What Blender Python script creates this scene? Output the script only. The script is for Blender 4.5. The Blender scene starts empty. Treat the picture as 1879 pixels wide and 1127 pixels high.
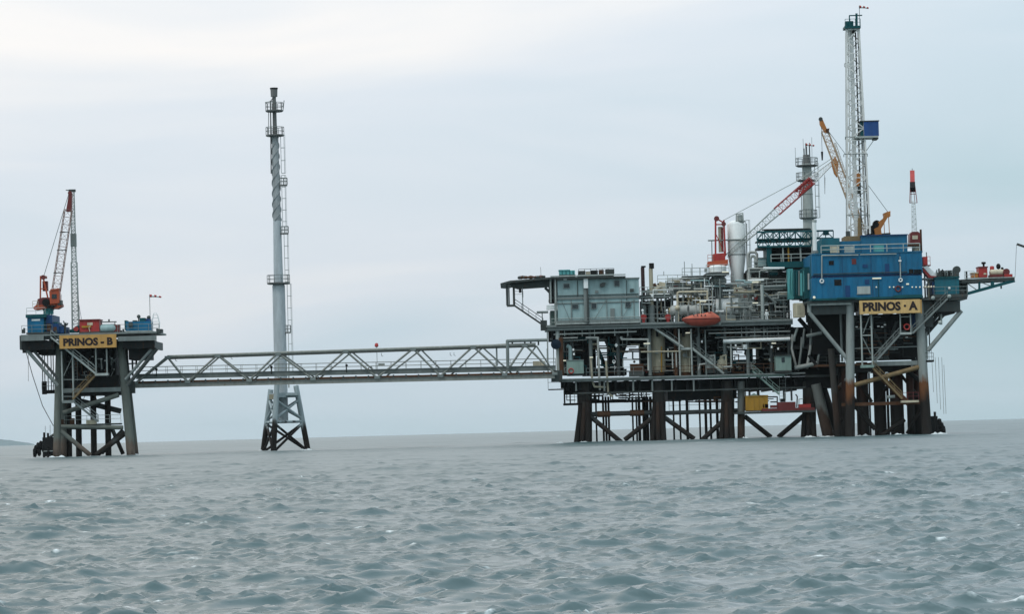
import bpy, math, random
import numpy as np
from mathutils import Vector, Matrix
random.seed(7)
R = math.radians
scene = bpy.context.scene
col = scene.collection

# ------------------------------------------------------------------ camera
PW, PH, F = 1879.0, 1127.0, 6000.0          # photo size and focal length in photo pixels
ROLL, PITCH = math.atan2(50, 1879), math.atan2(229.4, F)
CAM = Vector((0, -480, 2.0))
_r0 = Vector((1, 0, 0)); _f = Vector((0, math.cos(PITCH), math.sin(PITCH))); _u0 = Vector((0, -math.sin(PITCH), math.cos(PITCH)))
_R = math.cos(ROLL)*_r0 - math.sin(ROLL)*_u0
_U = math.sin(ROLL)*_r0 + math.cos(ROLL)*_u0
cd = bpy.data.cameras.new('camera'); cam = bpy.data.objects.new('camera', cd); col.objects.link(cam)
cd.sensor_fit = 'HORIZONTAL'; cd.sensor_width = 36; cd.lens = F/PW*36; cd.clip_start = 0.5; cd.clip_end = 60000
cam.matrix_world = Matrix(((_R.x, _U.x, -_f.x, CAM.x), (_R.y, _U.y, -_f.y, CAM.y), (_R.z, _U.z, -_f.z, CAM.z), (0, 0, 0, 1)))
scene.camera = cam

# ------------------------------------------------------------------ sky and sun (overcast)
SUN_EL, SUN_AZ = R(55), R(222)               # azimuth clockwise from +Y
world = bpy.data.worlds.new('World'); scene.world = world; world.use_nodes = True
nt = world.node_tree; nt.nodes.clear()
def N(t, typ, **kw):
    n = t.nodes.new(typ)
    for k, v in kw.items():
        if hasattr(n, k): setattr(n, k, v)
    return n
out = N(nt, 'ShaderNodeOutputWorld'); mixs = N(nt, 'ShaderNodeMixShader')
sky = N(nt, 'ShaderNodeTexSky', sky_type='NISHITA', sun_disc=False, sun_elevation=SUN_EL, sun_rotation=SUN_AZ, air_density=1.0, dust_density=3.0, ozone_density=1.0)
bg1 = N(nt, 'ShaderNodeBackground'); bg1.inputs[1].default_value = 0.08
bg2 = N(nt, 'ShaderNodeBackground'); bg2.inputs[1].default_value = 1.0
tc = N(nt, 'ShaderNodeTexCoord'); mp = N(nt, 'ShaderNodeMapping')
mp.inputs['Scale'].default_value = (2.4, 2.4, 13.0); mp.inputs['Location'].default_value = (3.15, 0.4, 1.28)
n1 = N(nt, 'ShaderNodeTexNoise'); n1.inputs['Scale'].default_value = 2.0; n1.inputs['Detail'].default_value = 6; n1.inputs['Roughness'].default_value = 0.45
n1.inputs['Distortion'].default_value = 0.6
# the cloud sheet is thinnest and whitest high on the left and thickens slowly across the sky
dot = N(nt, 'ShaderNodeVectorMath', operation='DOT_PRODUCT'); dot.inputs[1].default_value = (-0.42, 0.83, 0.36)
glow = N(nt, 'ShaderNodeMapRange'); glow.inputs['From Min'].default_value = 0.70; glow.inputs['From Max'].default_value = 1.0; glow.inputs['To Min'].default_value = 0.12; glow.inputs['To Max'].default_value = 0.64
addn = N(nt, 'ShaderNodeMath', operation='MULTIPLY_ADD'); addn.inputs[1].default_value = 0.60
# and the air towards the horizon is a little duller and bluer
sepz = N(nt, 'ShaderNodeSeparateXYZ'); elev = N(nt, 'ShaderNodeMapRange'); elev.inputs['From Min'].default_value = 0.0; elev.inputs['From Max'].default_value = 0.11; elev.inputs['To Min'].default_value = -0.24; elev.inputs['To Max'].default_value = 0.0
adde = N(nt, 'ShaderNodeMath', operation='ADD')
ramp = N(nt, 'ShaderNodeValToRGB'); e = ramp.color_ramp.elements
e[0].position = 0.30; e[0].color = (0.49, 0.655, 0.72, 1)
e[1].position = 0.84; e[1].color = (0.955, 0.937, 0.918, 1)
e2 = ramp.color_ramp.elements.new(0.50); e2.color = (0.615, 0.73, 0.81, 1)
e3 = ramp.color_ramp.elements.new(0.64); e3.color = (0.735, 0.80, 0.865, 1)
L = nt.links.new
L(tc.outputs['Generated'], mp.inputs[0]); L(mp.outputs[0], n1.inputs[0]); L(tc.outputs['Generated'], dot.inputs[0]); L(dot.outputs['Value'], glow.inputs['Value']); L(n1.outputs[0], addn.inputs[0]); L(glow.outputs[0], addn.inputs[2]); L(tc.outputs['Generated'], sepz.inputs[0]); L(sepz.outputs[2], elev.inputs['Value']); L(addn.outputs[0], adde.inputs[0]); L(elev.outputs[0], adde.inputs[1]); L(adde.outputs[0], ramp.inputs[0]); L(ramp.outputs[0], bg2.inputs[0])
# an overcast sky grows brighter from the horizon up to the zenith
ov = N(nt, 'ShaderNodeMapRange'); ov.inputs['From Min'].default_value = 0.0; ov.inputs['From Max'].default_value = 1.0; ov.inputs['To Min'].default_value = 0.95; ov.inputs['To Max'].default_value = 2.1
L(sepz.outputs[2], ov.inputs['Value']); L(ov.outputs[0], bg2.inputs[1])
L(sky.outputs[0], bg1.inputs[0]); mixs.inputs[0].default_value = 0.93
L(bg1.outputs[0], mixs.inputs[1]); L(bg2.outputs[0], mixs.inputs[2]); L(mixs.outputs[0], out.inputs[0])
sl = bpy.data.lights.new('sun', 'SUN'); sl.energy = 1.0; sl.angle = R(22); sl.color = (1.0, 0.95, 0.88)
sun = bpy.data.objects.new('sun', sl); col.objects.link(sun)
sdir = Vector((math.sin(SUN_AZ)*math.cos(SUN_EL), math.cos(SUN_AZ)*math.cos(SUN_EL), math.sin(SUN_EL)))
sun.rotation_euler = (-sdir).to_track_quat('-Z', 'Y').to_euler(); sun.location = (0, -100, 120)
vs = scene.view_settings
vs.view_transform = 'Standard'; vs.look = 'None'; vs.exposure = 0.0; vs.gamma = 1.0; vs.use_curve_mapping = False

# ------------------------------------------------------------------ materials
MAT = {}
def paint(name, rgb, rough=0.5, rust=0.25, dirt=0.35, scale=0.6, metal=0.0, rustcol=(0.16, 0.06, 0.025)):
    m = bpy.data.materials.new(name); m.use_nodes = True; t = m.node_tree; b = t.nodes['Principled BSDF']
    g = N(t, 'ShaderNodeNewGeometry'); mp = N(t, 'ShaderNodeMapping'); mp.inputs['Scale'].default_value = (1, 1, 0.22)
    t.links.new(g.outputs['Position'], mp.inputs[0])
    n = N(t, 'ShaderNodeTexNoise'); n.inputs['Scale'].default_value = scale*2.2; n.inputs['Detail'].default_value = 6; n.inputs['Roughness'].default_value = 0.65
    t.links.new(mp.outputs[0], n.inputs[0])
    r = N(t, 'ShaderNodeValToRGB'); r.color_ramp.elements[0].position = 0.35; r.color_ramp.elements[1].position = 0.72
    r.color_ramp.elements[0].color = (0, 0, 0, 1); r.color_ramp.elements[1].color = (1, 1, 1, 1)
    t.links.new(n.outputs[0], r.inputs[0])
    mx = N(t, 'ShaderNodeMixRGB', blend_type='MIX'); mx.inputs[1].default_value = (*rgb, 1)
    mx.inputs[2].default_value = (*[c*(1-dirt)+0.02*dirt for c in rgb], 1)
    t.links.new(r.outputs[0], mx.inputs[0])
    n2 = N(t, 'ShaderNodeTexNoise'); n2.inputs['Scale'].default_value = scale*4; n2.inputs['Detail'].default_value = 8; n2.inputs['Roughness'].default_value = 0.75
    mp2 = N(t, 'ShaderNodeMapping'); mp2.inputs['Scale'].default_value = (1, 1, 0.5); mp2.inputs['Location'].default_value = (13, 5, 2)
    t.links.new(g.outputs['Position'], mp2.inputs[0]); t.links.new(mp2.outputs[0], n2.inputs[0])
    r2 = N(t, 'ShaderNodeValToRGB'); lo = 0.72 - 0.32*rust
    r2.color_ramp.elements[0].position = lo; r2.color_ramp.elements[1].position = min(lo+0.12, 1)
    r2.color_ramp.elements[0].color = (0, 0, 0, 1); r2.color_ramp.elements[1].color = (0.85, 0.85, 0.85, 1)
    t.links.new(n2.outputs[0], r2.inputs[0])
    mx2 = N(t, 'ShaderNodeMixRGB'); mx2.inputs[2].default_value = (*rustcol, 1)
    t.links.new(r2.outputs[0], mx2.inputs[0]); t.links.new(mx.outputs[0], mx2.inputs[1]); t.links.new(mx2.outputs[0], b.inputs['Base Color'])
    b.inputs['Roughness'].default_value = rough; b.inputs['Metallic'].default_value = metal; b.inputs['Specular IOR Level'].default_value = 0.08 if max(rgb) < 0.12 else 0.25
    bp = N(t, 'ShaderNodeBump'); bp.inputs['Strength'].default_value = 0.25; bp.inputs['Distance'].default_value = 0.02
    t.links.new(n2.outputs[0], bp.inputs['Height']); t.links.new(bp.outputs[0], b.inputs['Normal'])
    MAT[name] = m; return m
paint('steel', (0.21, 0.23, 0.22), rust=0.3)
paint('steel_light', (0.40, 0.425, 0.40), rust=0.25)
paint('steel_dark', (0.07, 0.078, 0.075), rust=0.45)
paint('shade_steel', (0.02, 0.021, 0.021), rust=0.5, rustcol=(0.07, 0.03, 0.015))  # near-black copy of the steel, with the under-deck shade put into its colour
paint('white', (0.84, 0.84, 0.82), rust=0.06, dirt=0.18)
paint('mast_white', (0.72, 0.70, 0.67), rust=0.3, dirt=0.35, scale=1.2, rustcol=(0.28, 0.17, 0.09))
paint('grey_green', (0.33, 0.45, 0.45), rust=0.10, dirt=0.30, rustcol=(0.16, 0.15, 0.12))
paint('green_box', (0.24, 0.33, 0.29), rust=0.12)
paint('blue', (0.008, 0.14, 0.27), rough=0.6, rust=0.16, dirt=0.38, rustcol=(0.02, 0.05, 0.08))
paint('blue_dark', (0.008, 0.05, 0.15), rough=0.5, rust=0.06)
paint('blue_top', (0.01, 0.13, 0.24), rough=0.5, rust=0.08, rustcol=(0.02, 0.06, 0.08))
paint('teal', (0.012, 0.085, 0.095), rust=0.12, rustcol=(0.03, 0.03, 0.025))
paint('teal_light', (0.10, 0.36, 0.36), rust=0.15)
paint('sheet_blue', (0.02, 0.075, 0.24), rough=0.7, rust=0.0, dirt=0.3)
paint('orange', (0.45, 0.085, 0.035), rust=0.12, dirt=0.35)
paint('crane_yellow', (0.55, 0.20, 0.05), rust=0.3, rustcol=(0.2, 0.07, 0.02))
paint('red', (0.40, 0.04, 0.035), rust=0.08, dirt=0.3)
paint('dark_red', (0.17, 0.032, 0.03), rust=0.2)
paint('boat_orange', (0.52, 0.13, 0.08), rough=0.55, rust=0.06, dirt=0.35)
paint('boat_hull', (0.38, 0.07, 0.045), rough=0.55, rust=0.03, dirt=0.3)
paint('sign_tan', (0.66, 0.42, 0.17), rough=0.6, rust=0.12, dirt=0.3, scale=1.5, rustcol=(0.35, 0.2, 0.06))
paint('sign_yellow', (0.55, 0.30, 0.09), rough=0.6, rust=0.14, dirt=0.3, rustcol=(0.35, 0.2, 0.06))
paint('yellow', (0.42, 0.22, 0.025), rust=0.1)
paint('cream', (0.60, 0.52, 0.38), rust=0.25, dirt=0.4)
paint('tan_pipe', (0.42, 0.37, 0.27), rust=0.3)
paint('pipe_grey', (0.45, 0.45, 0.42), rust=0.2)
paint('brass', (0.42, 0.33, 0.15), rust=0.35)
paint('lettering', (0.035, 0.025, 0.025), rust=0.0, dirt=0.1, rough=0.7)
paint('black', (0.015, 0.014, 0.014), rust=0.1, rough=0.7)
paint('glass', (0.02, 0.03, 0.035), rough=0.15, rust=0.0).node_tree.nodes['Principled BSDF'].inputs['Specular IOR Level'].default_value = 0.5
paint('rust', (0.11, 0.055, 0.032), rust=0.6, rough=0.9, rustcol=(0.1, 0.035, 0.015))
paint('rust_gold', (0.22, 0.15, 0.075), rust=0.5, rough=0.8, rustcol=(0.14, 0.06, 0.02))
paint('flare_grey', (0.47, 0.50, 0.52), rust=0.10, dirt=0.3)
paint('flare_sooty', (0.17, 0.165, 0.16), rust=0.2, dirt=0.6)
paint('skin', (0.45, 0.27, 0.20), rust=0, dirt=0.1)
paint('hill_hazed', (0.15, 0.19, 0.20), rust=0, dirt=0.4, scale=0.01, rough=1.0)  # scrub tone made bluer, part of the distance haze is in the colour
paint('boom_red_grey', (0.30, 0.19, 0.16), rust=0.2)
paint('boom_tan', (0.50, 0.36, 0.25), rust=0.3)
paint('flare_stained', (0.37, 0.385, 0.39), rust=0.2, dirt=0.5)
paint('wire', (0.12, 0.12, 0.12), rust=0.1)
paint('foam_white', (0.68, 0.71, 0.71), rust=0, dirt=0.05)
def lamp_mat():
    m = bpy.data.materials.new('lamp_tube'); m.use_nodes = True; b = m.node_tree.nodes['Principled BSDF']
    b.inputs['Base Color'].default_value = (0.7, 0.66, 0.5, 1); b.inputs['Emission Color'].default_value = (1, 0.93, 0.75, 1); b.inputs['Emission Strength'].default_value = 0.3
    MAT['lamp'] = m
lamp_mat()
def leg_mat(name, top, z_rust, z_black, rcol=(0.17, 0.075, 0.032)):
    """painted jacket steel, rusting in the splash zone and black with growth at the waterline"""
    m = paint(name, top, rust=0.25); t = m.node_tree; b = t.nodes['Principled BSDF']
    src = b.inputs['Base Color'].links[0].from_socket
    g = N(t, 'ShaderNodeNewGeometry'); sp = N(t, 'ShaderNodeSeparateXYZ'); t.links.new(g.outputs['Position'], sp.inputs[0])
    n = N(t, 'ShaderNodeTexNoise'); n.inputs['Scale'].default_value = 0.9; n.inputs['Detail'].default_value = 5
    mpn = N(t, 'ShaderNodeMapping'); mpn.inputs['Scale'].default_value = (1, 1, 0.3)
    t.links.new(g.outputs['Position'], mpn.inputs[0]); t.links.new(mpn.outputs[0], n.inputs[0])
    ad = N(t, 'ShaderNodeMath', operation='MULTIPLY_ADD'); ad.inputs[1].default_value = 4.5; t.links.new(n.outputs[0], ad.inputs[0])
    t.links.new(sp.outputs[2], ad.inputs[2])        # z + 4.5*noise
    def step(z0, z1, prev, rgb):
        mr = N(t, 'ShaderNodeMapRange'); mr.inputs['From Min'].default_value = z0+2.25; mr.inputs['From Max'].default_value = z1+2.25
        mr.inputs['To Min'].default_value = 1; mr.inputs['To Max'].default_value = 0
        t.links.new(ad.outputs[0], mr.inputs['Value'])
        mx = N(t, 'ShaderNodeMixRGB'); mx.inputs[2].default_value = (*rgb, 1)
        t.links.new(mr.outputs[0], mx.inputs[0]); t.links.new(prev, mx.inputs[1]); return mx.outputs[0]
    c = step(z_rust-0.5, z_rust+0.5, src, rcol)
    b.inputs['Specular IOR Level'].default_value = 0.12
    c = step(z_black-1.2, z_black+0.8, c, (0.022, 0.018, 0.016))
    t.links.new(c, b.inputs['Base Color']); b.inputs['Roughness'].default_value = 0.75
leg_mat('leg_grey', (0.30, 0.32, 0.305), 8.0, 5.9, (0.15, 0.062, 0.028))
leg_mat('leg_lower', (0.15, 0.155, 0.145), 4.0, 0.6, (0.055, 0.035, 0.026))
paint('maroon', (0.06, 0.032, 0.032), rust=0.2)
paint('navy', (0.008, 0.018, 0.035), rust=0.1)
paint('bridge_steel', (0.26, 0.265, 0.24), rust=0.5, scale=0.9, rustcol=(0.15, 0.09, 0.055))
leg_mat('leg_b', (0.155, 0.165, 0.145), 2.4, 0.4, (0.13, 0.10, 0.08))
leg_mat('leg_rusty', (0.06, 0.052, 0.046), 6.0, 2.0, (0.045, 0.028, 0.021))
leg_mat('leg_flare', (0.40, 0.46, 0.475), 4.0, 3.8, (0.03, 0.025, 0.022))
leg_mat('conductor_dark', (0.02, 0.018, 0.018), 9.5, 4.0, (0.022, 0.016, 0.014))
leg_mat('conductor_rust', (0.03, 0.022, 0.02), 9.5, 5.6, (0.05, 0.022, 0.016))
leg_mat('brace_dark', (0.07, 0.072, 0.07), 3.0, 2.0, (0.04, 0.03, 0.025))

# ------------------------------------------------------------------ helpers
def W(x, y, Y):
    """the point at depth Y that the photograph shows at pixel (x, y)"""
    d = _f*F + _R*(x-939.5) + _U*(563.5-y)
    return CAM + d*((Y-CAM.y)/d.y)
def V3(p): return p if isinstance(p, Vector) else W(*p)
class MB:
    def __init__(s): s.v = []; s.f = []; s.smooth = []
    def _add(s, vs, fs, sm=False):
        o = len(s.v); s.v += [tuple(v) for v in vs]
        for f in fs: s.f.append(tuple(i+o for i in f)); s.smooth.append(sm)
    def box(s, a, b):
        x0, x1 = sorted((a[0], b[0])); y0, y1 = sorted((a[1], b[1])); z0, z1 = sorted((a[2], b[2]))
        s._add([(x0,y0,z0),(x1,y0,z0),(x1,y1,z0),(x0,y1,z0),(x0,y0,z1),(x1,y0,z1),(x1,y1,z1),(x0,y1,z1)],
               [(0,3,2,1),(4,5,6,7),(0,1,5,4),(1,2,6,5),(2,3,7,6),(3,0,4,7)]); return s
    def pbox(s, x0, y0, x1, y1, Ya, Yb):
        xm, ym = (x0+x1)/2, (y0+y1)/2
        a = W(x0, ym, Ya).x; b = W(x1, ym, Ya).x; zt = W(xm, y0, Ya).z; zb = W(xm, y1, Ya).z
        return s.box((a, Ya, zb), (b, Yb, zt))
    def prism(s, pts, Ya, Yb):
        """outline in photo pixels at depth Ya, pushed back to Yb with real thickness"""
        P = [W(x, y, Ya) for x, y in pts]; n = len(P)
        fr = [(p.x, Ya, p.z) for p in P]; bk = [(p.x, Yb, p.z) for p in P]
        fs = [tuple(range(n)), tuple(range(2*n-1, n-1, -1))] + [(i, i+n, (i+1) % n+n, (i+1) % n) for i in range(n)]
        s._add(fr+bk, fs); return s
    def frame(s, d):
        d = d.normalized(); up = Vector((0,0,1)) if abs(d.z) < 0.9 else Vector((0,1,0))
        a = d.cross(up).normalized(); return d, a, a.cross(d).normalized()
    def tube(s, p, q, r, r2=None, n=8):
        p, q = V3(p), V3(q); r2 = r if r2 is None else r2
        if (q-p).length < 1e-5: return s
        d, a, b = s.frame(q-p); vs = []
        for c, rr in ((p, r), (q, r2)):
            for i in range(n):
                t = 2*math.pi*i/n; vs.append(c + a*(rr*math.cos(t)) + b*(rr*math.sin(t)))
        s._add(vs, [(i, (i+1) % n, (i+1) % n+n, i+n) for i in range(n)], True)
        s._add(vs[:n], [tuple(range(n-1, -1, -1))]); s._add(vs[n:], [tuple(range(n))]); return s
    def path(s, pts, r, n=8):
        P = [V3(p) for p in pts]
        for i in range(len(P)-1):
            s.tube(P[i], P[i+1], r, n=n)
            if 0 < i and r > 0.06: s.ball(P[i], r*1.02, 6, 4)
        return s
    def beam(s, p, q, w, h):
        p, q = V3(p), V3(q); d, a, b = s.frame(q-p); vs = []
        for c in (p, q):
            for i, j in ((-1,-1),(1,-1),(1,1),(-1,1)): vs.append(c + a*(w/2*i) + b*(h/2*j))
        s._add(vs, [(3,2,1,0),(4,5,6,7),(0,1,5,4),(1,2,6,5),(2,3,7,6),(3,0,4,7)]); return s
    def ibeam(s, p, q, w, h, t=0.06):
        p, q = V3(p), V3(q); d, a, b = s.frame(q-p)
        s.beam(p, q, t, h-2*t)
        s.beam(p+b*(h/2-t/2), q+b*(h/2-t/2), w, t); s.beam(p-b*(h/2-t/2), q-b*(h/2-t/2), w, t); return s
    def lathe(s, base, prof, axis='Z', n=16):
        base = V3(base); vs = []; k = len(prof)
        for r, z in prof:
            for i in range(n):
                t = 2*math.pi*i/n; c, sn = r*math.cos(t), r*math.sin(t)
                vs.append(base + Vector({'Z': (c, sn, z), 'X': (z, c, sn), 'Y': (sn, z, c)}[axis]))
        fs = [(j*n+i, j*n+(i+1) % n, (j+1)*n+(i+1) % n, (j+1)*n+i) for j in range(k-1) for i in range(n)]
        s._add(vs, fs, True); s._add(vs[:n], [tuple(range(n-1, -1, -1))]); s._add(vs[-n:], [tuple(range(n))]); return s
    def ball(s, c, r, n=10, k=6, sz=1.0):
        c = V3(c); prof = [(max(r*math.sin(math.pi*j/k), 0.001), -r*sz*math.cos(math.pi*j/k)) for j in range(k+1)]
        return s.lathe(c, prof, 'Z', n)
    def ring(s, c, r, t, axis='Z', n=14):
        c = V3(c); P = []
        for i in range(n+1):
            a = 2*math.pi*i/n; x, y = r*math.cos(a), r*math.sin(a)
            P.append(c + Vector({'Z': (x, y, 0), 'Y': (x, 0, y), 'X': (0, x, y)}[axis]))
        for i in range(n): s.tube(P[i], P[i+1], t, n=5)
        return s
    def lattice(s, p, q, w0, w1, n, rc, rl, up=None):
        """square-section lattice of four chords with zigzag lacing on every face"""
        p, q = V3(p), V3(q); d, a, b = s.frame(q-p); cor = ((-1,-1),(1,-1),(1,1),(-1,1))
        def pt(t, k):
            w = (w0+(w1-w0)*t)/2; return p+(q-p)*t + a*(cor[k][0]*w) + b*(cor[k][1]*w)
        for k in range(4): s.tube(pt(0, k), pt(1, k), rc, n=5)
        for i in range(n):
            t0, t1 = i/n, (i+1)/n
            for k in range(4):
                k2 = (k+1) % 4
                s.tube(pt(t0, k if i % 2 else k2), pt(t1, k2 if i % 2 else k), rl, n=4)
                s.tube(pt(t1, k), pt(t1, k2), rl, n=4)
        return s
    def rail(s, pts, h=1.1, sp=1.5, r=0.035, level=True, mid=True):
        P = [V3(p).copy() for p in pts]
        if level:
            for p in P[1:]: p.z = P[0].z
        H = Vector((0, 0, h))
        for i in range(len(P)-1):
            a, b = P[i], P[i+1]; s.tube(a+H, b+H, r, n=5)
            if mid: s.tube(a+H*0.5, b+H*0.5, r*0.85, n=5)
            k = max(1, round((b-a).length/sp))
            for j in range(k+1):
                c = a.lerp(b, j/k); s.tube(c, c+H, r, n=5)
        return s
    def stair(s, p, q, w=0.9, ax=Vector((0, 1, 0)), rails=True):
        p, q = V3(p), V3(q); o = ax*(w/2)
        for g in (-1, 1): s.beam(p+o*g, q+o*g, 0.07, 0.24)
        k = max(3, int(abs(q.z-p.z)/0.24))
        for j in range(1, k):
            c = p.lerp(q, j/k); e = (q-p); e.z = 0; e.normalize()
            s.beam(c-o*0.95, c+o*0.95, 0.24, 0.04)
        if rails:
            H = Vector((0, 0, 1.0))
            for g in (-1, 1):
                s.tube(p+o*g+H, q+o*g+H, 0.035, n=5); s.tube(p+o*g+H*.5, q+o*g+H*.5, 0.025, n=5)
                m = max(2, round((q-p).length/1.4))
                for j in range(m+1):
                    c = p.lerp(q, j/m)+o*g; s.tube(c, c+H, 0.03, n=5)
        return s
    def ladder(s, p, q, w=0.45, cage=True, side=Vector((1, 0, 0)), out=Vector((0, -1, 0))):
        p, q = V3(p), V3(q); o = side*(w/2)
        for g in (-1, 1): s.tube(p+o*g, q+o*g, 0.03, n=5)
        k = int((q-p).length/0.45)
        for j in range(k): c = p.lerp(q, (j+.5)/k); s.tube(c-o, c+o, 0.02, n=4)
        if cage:
            k = max(2, int((q-p).length/1.6))
            for j in range(k+1):
                c = p.lerp(q, j/k); A = c-o*1.3; B = c+o*1.3; C = out*0.65
                s.path([A, A+C*0.7, c+C, B+C*0.7, B], 0.028, n=4)
            for m in (-1, 0, 1): s.tube(p+o*m*1.2+out*(0.5+0.15*(m == 0)), q+o*m*1.2+out*(0.5+0.15*(m == 0)), 0.022, n=4)
        return s
def mesh_obj(name, mb, mat, base=Vector((0, 0, 0))):
    me = bpy.data.meshes.new(name)
    me.from_pydata([(v[0]-base.x, v[1]-base.y, v[2]-base.z) for v in mb.v], [], mb.f)
    me.polygons.foreach_set('use_smooth', mb.smooth); me.materials.append(MAT[mat])
    try: me.set_sharp_from_angle(angle=R(50))
    except Exception: pass
    o = bpy.data.objects.new(name, me); col.objects.link(o); return o
class T:
    """one thing: an Empty at its base that parents its parts"""
    def __init__(s, name, label, cat, base, group=None):
        s.base = V3(base).copy(); o = s.o = bpy.data.objects.new(name, None); col.objects.link(o)
        o.empty_display_size = 0.3; o.location = s.base; o['label'] = label; o['category'] = cat
        if group: o['group'] = group
    def add(s, name, mb, mat, parent=None, label=None, kind=None):
        o = mesh_obj(name, mb, mat, s.base); o.parent = parent or s.o
        if label: o['label'] = label
        if kind: o['kind'] = kind
        return o
    def box(s, name, x0, y0, x1, y1, Ya, Yb, mat, parent=None, label=None): return s.add(name, MB().pbox(x0, y0, x1, y1, Ya, Yb), mat, parent, label)
    def tube(s, name, pts, r, mat, parent=None, n=8): return s.add(name, MB().path(pts, r, n), mat, parent)
    def post(s, name, x, y0, y1, Y, r, mat, r2=None, parent=None, n=10):
        a = W(x, (y0+y1)/2, Y); return s.add(name, MB().tube(Vector((a.x, Y, W(x, y0, Y).z)), Vector((a.x, Y, W(x, y1, Y).z)), r, r2, n), mat, parent)
    def beam(s, name, p, q, w, h, mat, parent=None): return s.add(name, MB().beam(p, q, w, h), mat, parent)
    def ibeam(s, name, p, q, w, h, mat, parent=None): return s.add(name, MB().ibeam(p, q, w, h), mat, parent)
def text_mb(txt, x0, y0, x1, y1, Y, depth=0.03):
    """lettering that fills a pixel box on a board whose front lies at depth Y"""
    cu = bpy.data.curves.new('t', 'FONT'); cu.body = txt; cu.size = 1; cu.offset = 0.05; cu.extrude = 0.5; cu.resolution_u = 3
    ob = bpy.data.objects.new('t', cu); col.objects.link(ob); dg = bpy.context.evaluated_depsgraph_get()
    me = bpy.data.meshes.new_from_object(ob.evaluated_get(dg))
    vs = np.array([v.co[:] for v in me.vertices]); fs = [tuple(p.vertices) for p in me.polygons]
    bpy.data.objects.remove(ob); bpy.data.meshes.remove(me); bpy.data.curves.remove(cu)
    lo, hi = vs.min(0), vs.max(0); ym = (y0+y1)/2; xm = (x0+x1)/2
    X0, X1 = W(x0, ym, Y).x, W(x1, ym, Y).x; Z0, Z1 = W(xm, y1, Y).z, W(xm, y0, Y).z
    mb = MB(); mb._add([(X0+(v[0]-lo[0])/(hi[0]-lo[0])*(X1-X0), Y-depth+(1-(v[2]-lo[2])/(hi[2]-lo[2]))*depth, Z0+(v[1]-lo[1])/(hi[1]-lo[1])*(Z1-Z0)) for v in vs], fs)
    return mb
def single(name, mb, mat, label, cat, base, group=None):
    b = V3(base); o = mesh_obj(name, mb, mat, b); o.location = b; o['label'] = label; o['category'] = cat
    if group: o['group'] = group
    return o

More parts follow.
